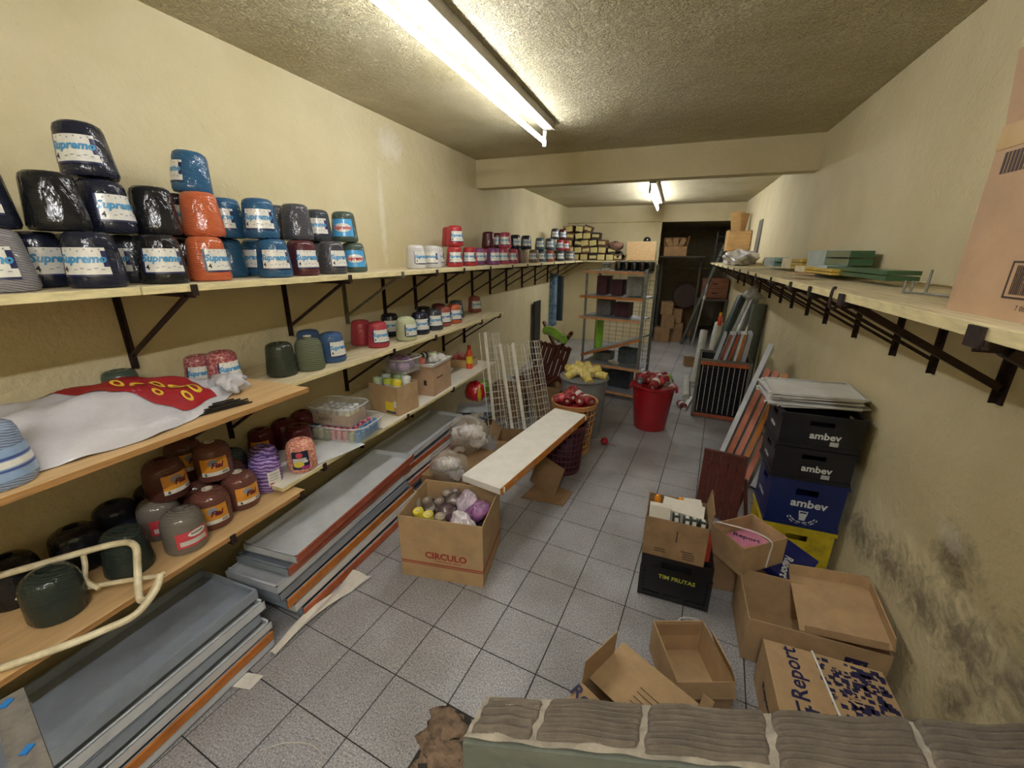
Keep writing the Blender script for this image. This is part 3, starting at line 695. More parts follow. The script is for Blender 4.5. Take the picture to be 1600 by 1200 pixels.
# ------------------------------------------------------------------ steel trays stacked along the left wall
Gt = 'steel trays stacked on the floor along the left wall'
def stack(xf, yc, L, W, spec, dx=0, rz=0, jit=()):
    z = 0.004
    for i, (lab, m, r, dxx, dyy, H) in enumerate(spec):
        tray(lab, L, W, H, m, r, (xf-W/2+dxx, yc+dyy, z), (0, 0, rz+(jit[i] if i < len(jit) else 0)), group=Gt); z += H+.008
    return z
stack(-1.70, .36, 1.42, .40, [
    ('grey tray on the floor, bottom of the nearest stack', steel_lt, None, 0, 0, .045), ('amber railed tray, second of the nearest stack', steel_blue, rail_t, .005, .0, .042), ('pale tray, third of the nearest stack', steel_lt, None, -.01, .01, .044),
    ('blue grey tray, fourth of the nearest stack', steel_blue, None, -.03, -.02, .05), ('pale edged tray, fifth of the nearest stack', steel_lt, None, -.035, .015, .048), ('large empty blue grey tray on top of the nearest stack', steel_blue, None, -.06, .01, .05)], jit=(0, .004, -.006, .008, -.004, .01))
stack(-1.715, 1.80, 1.20, .36, [
    ('red brown railed tray, bottom of the middle stack', steel_blue, rail_o, .02, .05, .05), ('white edged tray, second of the middle stack', steel_wh, None, -.005, .02, .048), ('amber railed tray, third of the middle stack', steel_blue, rail_t, -.015, -.02, .05),
    ('grey tray, fourth of the middle stack', steel_blue, None, -.035, -.04, .048), ('pale tray, fifth of the middle stack', steel_lt, None, -.045, -.05, .045), ('red brown railed tray, sixth of the middle stack', steel_blue, rail_r, -.05, .02, .045),
    ], jit=(.0, .01, .02, .03, .045, .06))
tray('empty pale tray with red brown rail on top of the middle stack', 1.22, .36, .045, steel_lt, rail_r, (-1.925, 1.865, .346), (0, 0, .072), group=Gt)
stack(-1.86, 2.98, 1.16, .38, [
    ('orange railed tray, bottom of the far stack', steel_blue, rail_o, .06, -.02, .045), ('grey tray, second of the far stack', steel_blue, None, .02, .0, .045), ('pink railed tray, third of the far stack', steel_blue, rail_p, .03, -.03, .045),
    ('white tray, fourth of the far stack', steel_wh, None, .01, .0, .045), ('brown railed tray, fifth of the far stack', steel_blue, rail_o, -.01, .0, .04)], jit=(0, -.01, .015, -.012, .01))
tray('empty pale grey tray on top of the far stack', 1.26, .39, .04, steel_lt, None, (-2.10, 2.95, .272), (0, 0, .03), group=Gt)
# ------------------------------------------------------------------ cream tubing, sack, rods, scissors
cream = M('cream_enamel', 'd8ceae', .35, var=.1, vs=18, second='b8aa84')
def smooth_path(pts, n=5):
    P = [Vector(p) for p in pts]; out = []
    for i in range(len(P)-1):
        p0, p1, p2, p3 = P[max(i-1, 0)], P[i], P[i+1], P[min(i+2, len(P)-1)]
        for k in range(n):
            t = k/n; out.append(.5*((2*p1)+(p2-p0)*t+(2*p0-5*p1+4*p2-p3)*t*t+(3*p1-p0-3*p2+p3)*t**3))
    out.append(P[-1]); return out
t = thing('tubular_bracket', 'bent cream enamel tube frame with chipped paint on the low plywood', 'tube frame', (-1.8, .5, .66))
o = Vector((-1.8, .5, .66))
mk('tube', MB().tube([p-o for p in smooth_path([(-2.25, .34, .80), (-2.06, .52, .83), (-1.93, .69, .835), (-1.865, .73, .825), (-1.82, .705, .77), (-1.77, .665, .70), (-1.735, .65, .673), (-1.70, .66, .69), (-1.685, .69, .735), (-1.69, .71, .76)])], .0125, 10), cream, t, o, smooth=True)
mk('tube', MB().tube([p-o for p in smooth_path([(-1.69, .71, .76), (-1.672, .67, .72), (-1.665, .60, .685), (-1.70, .53, .675), (-1.76, .43, .673), (-1.86, .30, .671)])], .0125, 10), cream, t, o, smooth=True)
mk('tube_mouth', MB().tube([p-o for p in (Vector((-1.86, .30, .671)), Vector((-1.872, .284, .672)))], .0155, 12), cream, t, o, smooth=True)
mk('cross_rod', MB().tube([p-o for p in smooth_path([(-2.25, .40, .70), (-2.0, .56, .705), (-1.86, .66, .71), (-1.76, .72, .715), (-1.69, .715, .755)])], .009, 8), cream, t, o, smooth=True)
mk('cross_rod', MB().tube([p-o for p in smooth_path([(-1.985, .63, .83), (-1.975, .62, .78), (-1.95, .60, .735), (-1.90, .61, .706)])], .009, 8), cream, t, o, smooth=True)
for c in t.children: c.location = (0, 0, 0)
# white plastic sack with red print
sackw = M('sack_white', 'b9b8be', .45, var=.06, vs=8, bump=.5, bs=14, coat=.2); sackr = M('sack_red_print', '9c1f2a', .4, coat=.2, var=.1); sacky = M('sack_yellow_print', 'd8b83a', .4)
t = thing('plastic_sack', 'white plastic sack with red and yellow print lying on the plywood', 'plastic sack', (-1.98, .85, 1.278))
def sack_pt(u, v):
    y = -.55+1.02*u; x = -.30+(.52-.16*max(0, u-.5)/.5)*v+.10*math.sin(u*2.2)-.03
    prof = math.sin(PI*min(1, max(0, v)))**.5*(.5+.5*math.sin(PI*min(1, u*.9+.15)))
    z = (.10+.05*math.sin(PI*u))*prof*(1.25-.6*v)+.012*math.sin(9*u+5*v)*prof+.010*math.sin(17*v-6*u)*prof+.006*math.sin(31*u+23*v)
    wid = 1-.45*max(0, u-.72)/.28
    return Vector(((x)*wid, y, max(.003, z+.004)))
mk('sheet', MB().grid(sack_pt, 46, 30), sackw, t, smooth='all')
def sack_print(u0, u1, v0, v1, off): return lambda a, b: sack_pt(u0+(u1-u0)*a, v0(a)+(v1(a)-v0(a))*b)+Vector((.001, 0, off))
mk('red_print', MB().grid(sack_print(.38, .84, lambda a: .06+.05*a, lambda a: min(.93, .12+1.2*a**.75), .004), 24, 16), sackr, t, smooth='all')
for k, (u, v, ru, rv) in enumerate([(.57, .44, .020, .05), (.62, .50, .022, .06), (.675, .56, .024, .065), (.635, .70, .018, .04), (.735, .62, .030, .085), (.79, .70, .030, .09), (.72, .80, .022, .05)]):
    def ring(a, b, u=u, v=v, ru=ru, rv=rv):
        th = a*2*PI; k2 = .5+.5*b; return sack_pt(u+ru*k2*math.cos(th), v+rv*k2*math.sin(th))+Vector((.001, 0, .0075))
    mk('yellow_letter', MB().grid(ring, 16, 1), sacky, t, smooth='all')
def crumple(u, v):
    th = u*2*PI; a = (v-.5)*PI
    r = .058*(1+.25*math.sin(5*th+3*v*4)+.18*math.sin(9*th-7*v))
    return (r*1.5*math.cos(a)*math.cos(th)+.04, r*1.1*math.cos(a)*math.sin(th)+.42, max(.004, .045+.05*math.sin(a)))
mk('crumpled_mouth', MB().grid(crumple, 30, 12), sackw, t, smooth='all')
rods = M('black_rod', '1e1a18', .45, var=.3)
for k in range(9):
    y1 = 1.18+.05*random.random(); x1 = -1.715-.010*k
    b = MB().bar((x1-.115, .72, 1.282+.006*(k % 3)), (x1+.005, y1, 1.282+.006*(k % 3)), .007, .005)
    tag(mk('thin_rod', b, rods), 'thin black rod in the bundle sticking out of the sack', 'rod', 'black rods beside the sack')
for k, (x, y, a) in enumerate([(-1.83, .57, .5), (-1.77, .63, .65)]):
    t = thing('wire_hook', ['bent wire hook on the plywood, left of the pair', 'bent wire hook on the plywood, right of the pair'][k], 'hook', (x, y, 1.279), a, 'wire hooks on the plywood')
    mk('prong', MB().tube(smooth_path([(-.06, .0, .003), (.0, .006, .012), (.055, .0, .003)]), .0028, 6), galv, t); mk('loop', MB().tube(smooth_path([(.055, 0, .003), (.075, .02, .006), (.06, .04, .01), (.03, .03, .006)]), .0028, 6), galv, t)
# ------------------------------------------------------------------ tubs and cartons on the white lower shelf
clear = glassy('clear_tub', 'd8dcda', .26, .12, .1, 8)
tub2 = glassy('clear_tub_lower', 'ccd2c6', .34, .15, .1, 8)
def tub(label, w, d, h, loc, rz, mat, group=None):
    t = thing('clear_plastic_tub', label, 'plastic tub', loc, rz, group); e = .004; g = .025
    b = MB(); b.box((0, 0, e/2), (w-g*2, d-g*2, e))
    n = 28
    def ringpt(k, z, grow):
        th = 2*PI*k/n; c, s = math.cos(th), math.sin(th); p = 5
        r = (abs(c)**p+abs(s)**p)**(-1/p); return (r*c*(w/2-g+grow), r*s*(d/2-g+grow), z)
    lv = [(0, 0), (h*.1, .006), (h*.9, g-.003), (h, g)]
    vs = [ringpt(k, z, gr) for z, gr in lv for k in range(n)]
    b.add(vs, [(i*n+k, i*n+(k+1) % n, (i+1)*n+(k+1) % n, (i+1)*n+k) for i in range(3) for k in range(n)])
    mk('wall', b, mat, t, smooth='all')
    mk('rim', MB().tube([ringpt(k, h, g*1.1) for k in range(n)], .005, 6, closed=True), glassy('tub_rim', 'dfe2de', .6, .2, 0), t, smooth=True)
    return t
tub('wide clear tub of small bottles on the white shelf', .46, .34, .115, (-2.05, 2.08, .701), .12, tub2)
bt = [M('bottle_cream', 'd6d0b0', .3, coat=.4), M('bottle_green', 'a8b088', .3, coat=.4), M('bottle_pink', 'd88a98', .3, coat=.4), M('bottle_blue', '5a90c8', .3, coat=.4)]
cap = [M('cap_pink', 'd86a86', .35), M('cap_blue', '3f7fc4', .35), M('cap_white', 'e2e0da', .35)]
def bottle(label, loc, m, c, h=.09, r=.021, group='small bottles in the wide clear tub'):
    t = thing('paint_bottle', label, 'small bottle', loc, 0, group); k = ('bt', m.name, c.name, h)
    if k not in SP: SP[k] = (MB().lathe([(r*.9, 0), (r, .005), (r, h*.66), (r*.55, h*.76), (r*.5, h*.78)], 12).mesh('bottle_body', m, True), MB().lathe([(r*.62, h*.76), (r*.62, h*.97), (r*.5, h), (0.001, h)], 12).mesh('cap', c, True))
    ob('bottle_body', SP[k][0], t); ob('cap', SP[k][1], t)
cx, cy, ca, sa = -2.05, 2.08, math.cos(.12), math.sin(.12); n = 0
for i in range(8):
    for j in range(5):
        lx, ly = -.168+i*.048, -.105+j*.0525; n += 1
        m = bt[[0, 0, 1, 2, 2, 2, 1, 3][i]]; c = cap[[1, 2, 0, 0, 0, 0, 0, 1][i]]
        bottle('%s bottle in the wide clear tub, column %s, row %s from the front' % (['cream', 'cream', 'green', 'pink', 'pink', 'pink', 'green', 'blue'][i], ['one', 'two', 'three', 'four', 'five', 'six', 'seven', 'eight'][i], ['one', 'two', 'three', 'four', 'five'][j]), (cx+lx*ca-ly*sa, cy+lx*sa+ly*ca, .706), m, c)
t = tub('smaller clear tub with lettered carton on top of the wide tub', .36, .25, .13, (-2.08, 2.07, .800), .12, clear)
c2 = carton('low pinkish carton in the upper tub, printed on its side', .285, .19, .072, (-2.08, 2.07, .807), .12, mat=card_p)
text('sanity', .048, M('ink_brown', '3e2c26', .6), c2, (-.04, -.0965, .042), FR, bold=.0006); text('home', .018, M('ink_brown', '3e2c26', .6), c2, (.05, -.0965, .028), FR)
sil = M('silver_tin', 'dcdee0', .3, metal=.2, var=.1)
for i in range(5):
    for j in range(3):
        lx, ly = -.10+i*.05, -.055+j*.055
        t = thing('small_vial', 'silver topped vial in the printed carton, column %s, row %s from the front' % (['one', 'two', 'three', 'four', 'five'][i], ['one', 'two', 'three'][j]), 'vial', (-2.08+lx*ca-ly*sa, 2.07+lx*sa+ly*ca, .815), 0, 'vials in the printed carton')
        for nm, pr, m in (('glass', [(.019, 0), (.02, .003), (.02, .075), (.012, .085)], bt[0]), ('lid', [(.0205, .078), (.0205, .097), (.018, .1), (.001, .1)], sil)):
            k = ('vial', nm)
            if k not in SP: SP[k] = MB().lathe(pr, 12).mesh(nm, m, True)
            ob(nm, SP[k], t)
papers = M('paper_sheet', 'cfd2d4', .7, var=.05)
tag(mk('paper_sheet', MB().grid(lambda u, v: (-.12+.24*u, -.17+.34*v, .003+.004*math.sin(5*u+3*v)**2), 8, 10), papers, None, (-1.955, 1.84, .702), (0, 0, -.25)), 'loose white paper sheet on the white shelf under the tub', 'paper')
c3 = carton('open carton with yellow label and bagged rolls on the white shelf', .30, .24, .235, (-2.03, 2.62, .701), -.12)
mk('yellow_label', MB().box((.065, -.1225, .07), (.085, .001, .075)), M('yellow_label', 'd8c02c', .5), c3); mk('white_label', MB().box((.12, -.1225, .095), (.03, .001, .05)), lab_white, c3); mk('blue_label_strip', MB().box((.075, -.1228, .024), (.10, .001, .018)), lab_navy, c3)
for k, (x, y, c, nm) in enumerate([(-2.13, 2.56, 'b8d0a8', 'pale green'), (-2.04, 2.56, 'c8d84a', 'yellow green'), (-1.96, 2.55, 'e0cc20', 'bright yellow'), (-2.12, 2.66, 'c4d8cc', 'mint'), (-2.03, 2.68, 'a8c890', 'leaf green'), (-1.95, 2.66, 'd4dcd4', 'whitish')]):
    spool('%s thread roll standing in the yellow labelled carton' % nm, (x, y, .85), (.1*(k % 3-1), .12, 1), c, .037, .125, group='rolls in the yellow labelled carton')
t = tub('clear tub of lilac bags on the yellow labelled carton', .30, .26, .12, (-2.06, 2.78, .985), -.1, clear)
lil = M('lilac_film', 'a88cc0', .25, var=.2, vs=14, coat=.6, bump=.5, bs=18)
def blob(mb, c, r, seed, amp=.12, n=18, m=10, mi=0, flat=None):
    rnd = random.Random(seed); ph = [rnd.uniform(0, 6.28) for _ in range(6)]
    def fn(u, v):
        th, a = u*2*PI, (v-.5)*PI
        k = 1+amp*(math.sin(3*th+ph[0]+2*a)+.7*math.sin(5*th+ph[1]-3*a)+.6*math.sin(8*th+ph[2]+5*a)+.5*math.sin(4*a+ph[3])+.4*math.sin(13*th+ph[4]+9*a))/2
        p = Vector((c[0]+r[0]*k*math.cos(a)*math.cos(th), c[1]+r[1]*k*math.cos(a)*math.sin(th), c[2]+r[2]*k*math.sin(a)))
        if flat is not None: p.z = max(flat, p.z)
        return p
    return mb.grid(fn, n, m, mi)
for k, (x, y) in enumerate([(-2.10, 2.74), (-2.02, 2.82), (-2.12, 2.85), (-2.0, 2.73)]):
    tag(mk('lilac_bag', blob(MB(), (0, 0, 0), (.06, .055, .055), k), lil, None, (x, y, 1.048), smooth='all'), ['lilac film bag in the upper tub, near left', 'lilac film bag in the upper tub, far right', 'lilac film bag in the upper tub, far left', 'lilac film bag in the upper tub, near right'][k], 'bag', 'lilac bags in the clear tub')
c4 = carton('tall plain carton with lid tray of spools on the white shelf', .27, .34, .27, (-2.03, 3.16, .701), .05, mat=card_p, flaps=())
text('|||', .02, ink_black, c4, (.06, -.1705, .10), FR); mk('print_block', MB().box((.05, -.1705, .12), (.03, .001, .045)), M('ink_brown', '3e2c26', .6), c4)
mk('print_block', MB().box((.1355, -.05, .155), (.001, .11, .012)), M('ink_brown', '3e2c26', .6), c4)
t = thing('white_tray', 'shallow white plastic tray of spools on the tall carton', 'tray', (-2.03, 3.15, .972), .05)
b = MB().box((0, 0, .003), (.28, .34, .005))
for s in (-1, 1): b.box((s*.142, 0, .012), (.006, .35, .022)); b.box((0, s*.172, .012), (.29, .006, .022))
mk('tray_body', b, M('tray_white', 'e0ded8', .4), t); mk('rim', MB().tube([(-.148, -.178, .024), (.148, -.178, .024), (.148, .178, .024), (-.148, .178, .024)], .005, 6, closed=True), M('tray_white', 'e0ded8', .4), t)
for k, (x, y, ax, c, nm) in enumerate([(-2.06, 3.02, (.9, -.4, .1), 'e87868', 'coral'), (-2.10, 3.12, (.3, 1, .1), '2a2a30', 'black'), (-1.98, 3.10, (1, .2, .2), 'dadcd6', 'white'), (-2.06, 3.20, (.8, .6, .1), 'd4d6cc', 'cream white'), (-1.97, 3.24, (.9, -.6, 0), 'e4e4e0', 'bright white'), (-2.11, 3.26, (.2, -1, .1), '4a4044', 'charcoal'), (-1.99, 3.17, (.5, -.7, .3), 'b8d078', 'lime')]):
    spool('%s thread spool lying in the white tray on the carton' % nm, (x, y, 1.016), ax, c, .032, .085, group='spools in the white tray')
# items at the far end of the lower shelf
sb = carton('small open carton of red wrapped packets at the shelf end', .26, .2, .09, (-2.14, 4.05, .701), .1)
for k in range(7):
    tag(mk('red_packet', blob(MB(), (0, 0, 0), (.03, .03, .045), 40+k), M('red_wrap', 'b02a2a', .3, coat=.5, var=.3, second='d8d0c8'), None, (-2.22+.045*(k % 5), 4.02+.07*(k // 5), .80+.02*(k % 2)), smooth='all'), 'red and white wrapped packet in the small carton at the shelf end', 'packet', 'packets in the small carton')
t = thing('glue_bottle', 'orange bottle with yellow label by the wire racks', 'bottle', (-2.03, 3.98, .701)); mk('bottle_body', MB().lathe([(.035, 0), (.037, .01), (.037, .17), (.02, .21), (.018, .22)], 14), M('orange_plastic', 'd84a20', .35, coat=.3), t, smooth=True); mk('cap', MB().lathe([(.02, .22), (.019, .26), (.001, .262)], 12), M('cap_red', 'b02818', .4), t, smooth=True); mk('yellow_label', MB().lathe([(.0385, .06), (.0385, .14)], 14), M('yellow_label', 'd8c02c', .5), t, smooth=True)
tag(mk('crumpled_paper', blob(MB(), (0, 0, .03), (.05, .04, .03), 77, .3), papers, None, (-2.15, 3.72, .704), smooth='all'), 'crumpled white paper ball on the white shelf', 'paper')
# ------------------------------------------------------------------ centre of the floor
t = carton('big open carton with red lettering and line, full of yarn', .525, .42, .43, (-1.157, 1.97, .002), .155)
red_print = M('ink_red_brown', '9c2f22', .6)
text('CIRCULO', .062, red_print, t, (.03, -.2108, .175), FR, bold=.0022); text('www.circulo.com.br', .020, red_print, t, (.045, -.2108, .140), FR, bold=.0004)
mk('red_line', MB().box((0, -.2107, .115), (.525, .001, .007)).box((0, -.2107, .102), (.525, .001, .005)).box((.2632, 0, .115), (.001, .42, .007)).box((.2632, 0, .102), (.001, .42, .005)), red_print, t)
mk('white_label', MB().box((-.2565, .06, .33), (.001, .05, .07)), lab_white, t)
def bag_in(label, x, y, z, r, col, seed, grp, nm='yarn_skein', cat='yarn skein', coat=.7, amp=.16):
    return tag(mk(nm, blob(MB(), (0, 0, 0), r, seed, amp, 22, 12), M('skein_'+col, col, .5, coat=coat, coat_rough=.12, var=.35, vs=16, bump=.6, bs=22), None, (x, y, z), (0, .1*seed % 1, seed), smooth='all'), label, cat, grp)
gc = 'yarn in the red lettered carton'
for k, (x, y, z, c, lab) in enumerate([(-1.06, 1.90, .35, '7c4a78', 'purple bagged yarn skein at the front right of the carton'), (-1.00, 2.02, .36, '8a5a8a', 'purple bagged skein at the right of the carton'), (-1.10, 2.07, .37, 'b8a8b8', 'pale lilac bagged skein in the middle of the carton'), (-1.02, 1.86, .37, 'd8d0d6', 'white crinkled bag at the front of the carton'),
                                     (-1.17, 1.95, .34, '5a4448', 'dark mauve skein left of the purple ones'), (-1.20, 2.08, .35, '544440', 'brown skein at the back of the carton')]):
    bag_in(lab, x, y, z, (.085, .07, .055), c, k+3, gc)
for k, (x, y, c, lab) in enumerate([(-1.30, 1.86, 'e0d040', 'yellow spool end at the front left of the carton'), (-1.24, 1.85, 'd8cc5a', 'pale yellow spool beside the bright yellow one'), (-1.18, 1.86, '8a7a66', 'taupe spool at the front of the carton'), (-1.31, 1.98, '7a6c62', 'grey brown tube standing left in the carton'), (-1.25, 2.00, '6a5c56', 'dark tube standing behind the yellow spools'), (-1.27, 2.10, '75685e', 'tall brown tube at the carton back left'), (-1.19, 2.14, '6c5a58', 'brown tube at the carton back wall')]):
    spool(lab, (x, y, .285), (.15*(k % 3-1), -.2, 1), c, .033, .13, group=gc)
mk('yarn_bed', MB().box((0, 0, .15), (.50, .40, .28)), M('dark_yarn', '3a3034', .9, bump=.6, bs=30), t)
# white panel with amber edge bridging carton and basket
a, b_ = Vector((-1.037, 2.148, .452)), Vector((-.76, 3.50, .497))
Mx = frame((a+b_)/2, (b_-a).cross(Vector((0, 0, 1))), b_-a)
t = tray('white shelf panel with amber edge lying from carton to purple basket', 1.38, .31, .045, M('white_laminate', 'efede6', .4, var=.04), M('amber_edge_rail', 'cc842c', .4, var=.15, vs=14), M4=Mx @ Matrix.Translation((0, 0, .045)) @ Matrix.Rotation(PI, 4, 'Y') @ Matrix.Scale(1, 4))
for c in list(t.children):
    if c.name.startswith('price_rail'): c.rotation_euler = (0, 0, PI)
for s in (-.52, -.36, -.3, .02, .2, .38): mk('price_sticker', MB().box((-.1625, s, .024), (.001, .05, .022)), M('sticker', 'c8a488', .6), t)
# baskets and bins
def basket(label, cx, cy, r, h, mat, rb, holes=26, rings=8):
    t = thing('laundry_basket', label, 'basket', (cx, cy, .002)); b = MB()
    for k in range(holes):
        th = 2*PI*k/holes
        for d in (-.5, .5):
            pass
        b.bar((rb*math.cos(th), rb*math.sin(th), .03), (r*math.cos(th), r*math.sin(th), h-.03), .013, .004)
    for j in range(rings):
        z = .03+(h-.08)*j/(rings-1); q = rb+(r-rb)*(z-.03)/(h-.06)
        b.tube([(q*math.cos(2*PI*k/32), q*math.sin(2*PI*k/32), z) for k in range(32)], .006, 4, closed=True)
    mk('lattice', b, mat, t)
    mk('base', MB().lathe([(rb*.98, 0), (rb*1.03, .05), (rb*1.0, .05), (rb*.96, .006), (.001, .006)], 28), mat, t, smooth=True)
    mk('rim', MB().lathe([(r*.985, h-.05), (r*1.0, h-.01), (r*1.05, h), (r*1.06, h-.012), (r*1.02, h-.02), (r*1.01, h-.05)], 36), mat, t, smooth=True)
    return t
pur = M('purple_plastic', '5a2834', .4, var=.1); bei = M('peach_plastic', 'd09860', .4, var=.08); gry = M('grey_plastic', '85888a', .4, var=.1); redp = M('red_plastic', 'a01420', .35, var=.08, coat=.2)
basket('purple lattice laundry basket under the end of the white panel', -.78, 3.40, .19, .485, pur, .15)
basket('peach lattice laundry basket of red spools', -.79, 3.82, .218, .545, bei, .165)
def bin_(label, cx, cy, r, h, rb, mat, handle=False):
    t = thing('plastic_bin', label, 'bin', (cx, cy, .002))
    mk('bin_body', MB().lathe([(.001, .004), (rb*.97, 0), (rb, .012), (r*.98, h-.03), (r*.955, h-.03), (rb*.96, .02), (.001, .02)], 40), mat, t, smooth=True)
    mk('rim', MB().lathe([(r*.97, h-.03), (r*1.0, h-.035), (r*1.05, h-.02), (r*1.05, h-.004), (r*1.02, h), (r*.97, h-.008)], 40), mat, t, smooth=True)
    if handle:
        for s in (-1, 1): mk('handle', MB().box((s*(r*1.06), 0, h-.045), (.03, .11, .05)), mat, t, bevel=.008)
    return t
bin_('tall grey plastic bin heaped with yellow spools', -.80, 4.31, .255, .66, .20, gry)
bin_('red plastic bin of spools standing by the steel rack', -.085, 4.74, .235, .525, .175, redp, True)
M('label_cream', 'd8c888', .5)
def heap(cx, cy, z, R, col, n, grp, lab, r=.036, L=.14, seed=1, band='label_paper'):
    rnd = random.Random(seed)
    mk_ = tag(mk('spool_heap', blob(MB(), (0, 0, 0), (R, R, .045), seed, .05), M('heap_'+col, col, .6, var=.3, coat=.3), None, (cx, cy, z-.05), smooth='all'), lab[0], 'spool heap', None)
    for k in range(n):
        th = 2*PI*k/n*1.618*2; q = R*(.25+.6*((k*.618) % 1)); a = rnd.uniform(0, PI)
        ax = Vector((math.cos(a), math.sin(a), rnd.uniform(-.15, .45)))
        p = Vector((cx+q*math.cos(th), cy+q*math.sin(th), z+.02+.055*(1-q/R)+.012*rnd.random()))-ax*L*.45
        spool(lab[1] % ['at the front', 'on the left', 'on top', 'at the back', 'on the right', 'near the rim', 'in the middle', 'lying crosswise', 'tilted upward', 'half buried', 'by the left rim', 'by the right rim'][k % 12], p, ax, col, r, L, band if k % 3 == 0 or band == 'label_cream' else 'label_red', group=grp)
heap(-.80, 4.31, .66, .205, 'd8c468', 12, 'yellow spools in the grey bin', ('dense mass of yellow spools filling the grey bin', 'yellow thread spool in the grey bin, %s'), .043, .23, 5, 'label_cream')
heap(-.79, 3.82, .53, .17, '8e1c26', 10, 'red spools in the peach basket', ('dense mass of red spools filling the peach basket', 'dark red thread spool in the peach basket, %s'), .044, .165, 6)
heap(-.085, 4.74, .53, .185, '8a1822', 7, 'spools in the red bin', ('dense mass of dark red spools filling the red bin', 'dark red thread spool in the red bin, %s'), .05, .19, 8)
spool('lime green spool on the red bin heap', (-.03, 4.72, .60), (1, .3, .1), '98b048', .038, .13); spool('teal spool at the edge of the red bin', (-.24, 4.70, .55), (.4, 1, .1), '5a8088', .036, .12); spool('grey spool with open end facing out of the red bin', (.03, 4.66, .56), (.5, .8, .2), '7c8a80', .036, .12)
purp = tag(mk('yarn_heap', blob(MB().lathe([(.14, -.38), (.165, -.02)], 24), (0, 0, 0), (.165, .165, .05), 9, .08), M('purple_yarn_heap', '3c2434', .8, var=.5, vs=18, bump=.8, bs=26), None, (-.78, 3.40, .40), smooth='all'), 'dark purple yarn filling the purple basket', 'yarn')
# cardboard pieces beneath the panel, scraps
tag(mk('cardboard_flap', MB().add([(-.98, 2.78, .004), (-.63, 2.80, .004), (-.60, 3.02, .006), (-.92, 3.10, .006), (-.98, 2.78, .008), (-.63, 2.80, .008), (-.60, 3.02, .010), (-.92, 3.10, .010)], [(3, 2, 1, 0), (4, 5, 6, 7), (0, 1, 5, 4), (1, 2, 6, 5), (2, 3, 7, 6), (3, 0, 4, 7)]), card_d), 'flattened brown cardboard on the floor under the white panel', 'cardboard')
tag(mk('cardboard_flap', MB().box((0, 0, .13), (.30, .005, .26)), card_d, None, (-.86, 2.98, .004), (-.35, .1, -.5)), 'bent cardboard piece standing under the white panel', 'cardboard')
carton('dark open carton behind the plastic bags', .34, .30, .26, (-1.25, 3.40, .002), .25, [('f', 150, .12), ('r', 120, .12), ('l', 40, .12)], card_d)
carton('brown carton below the wire racks by the wall', .40, .32, .40, (-1.74, 4.45, .002), .05, [('r', 70, .14)], card_d)
# plastic bags
film = glassy('bag_film', 'd8d0c0', .26, .18, .9, 16); stuff_ = M('bag_filling', 'd8d4d6', .7, var=.3, vs=14, bump=.6, bs=20)
for lab, loc, r, sd in [('bulging clear plastic bag of white scraps by the carton, larger', (-1.60, 3.10, .34), (.20, .18, .17), 21), ('smaller clear plastic bag behind the red lettered carton', (-1.52, 2.56, .30), (.155, .13, .135), 22)]:
    t = thing('plastic_bag', lab, 'plastic bag', (loc[0], loc[1], .20)); dz = loc[2]-.20
    mk('film', blob(MB(), (0, 0, dz), r, sd, .14, 40, 24), film, t, smooth='all')
    for k in range(7):
        a = k*2.4; mk('filling', blob(MB(), (r[0]*.42*math.cos(a), r[1]*.42*math.sin(a), dz-.03+.05*(k % 3)-.02), (r[0]*.42, r[1]*.38, r[2]*.36), sd+k, .3, 16, 9), stuff_, t, smooth='all')
    mk('knot', MB().tube(smooth_path([(.05, .02, dz+r[2]*.9), (.07, .03, dz+r[2]*1.12), (.12, .03, dz+r[2]*1.2)]), [.03]+[.018]*9+[.03], 8), film, t, smooth=True)
carton('low carton supporting the clear plastic bags', .40, .62, .19, (-1.56, 2.84, .002), .0, (), card_d, True)
# wire racks leaning at the shelf end
wire = M('wire_white', 'd2cec2', .45, metal=.2, var=.12, vs=20); railw = M('rack_rail', 'dcd8ca', .5, var=.1)
def wire_rack(label, a, b_, W, D, n=16, rail=True):
    a, b_ = Vector(a), Vector(b_); L = (b_-a).length
    Mx = frame(a, (b_-a), Vector((.15, 1, 0)))
    t = thing('wire_rack', label, 'wire rack', a, 0, 'white wire racks leaning by the lower shelf'); t.matrix_world = Mx
    f = MB()
    for y in (0, D):
        for z in (0, W): f.tube([(0, y, z), (L, y, z)], .0035, 5)
    mk('frame', f, wire, t)
    g = MB()
    for k in range(n+1):
        x = L*k/n; g.tube([(x, 0, 0), (x, D, 0), (x, D, W), (x, 0, W)], .0024, 4)
    for k in range(1, 4): g.tube([(0, D*k/4, 0), (L, D*k/4, 0)], .0018, 4)
    for k in range(1, 3): g.tube([(0, D, W*k/3), (L, D, W*k/3)], .0018, 4)
    mk('wire_grid', g, wire, t)
    if rail: mk('front_rail', MB().box((L/2, -.004, 0), (L, .006, .036)), railw, t)
wire_rack('white wire rack leaning leftmost against the lower shelf', (-1.60, 3.72, .02), (-1.83, 3.98, 1.12), .08, .26)
wire_rack('white wire rack second from the lower shelf', (-1.38, 3.70, .02), (-1.655, 3.98, 1.01), .07, .28)
wire_rack('white wire rack third from the lower shelf, broad rail', (-1.24, 3.70, .02), (-1.51, 3.98, 1.03), .07, .28)
wire_rack('white wire rack farthest right, without rail', (-1.09, 3.82, .02), (-1.365, 4.05, 1.05), .06, .24, rail=False)
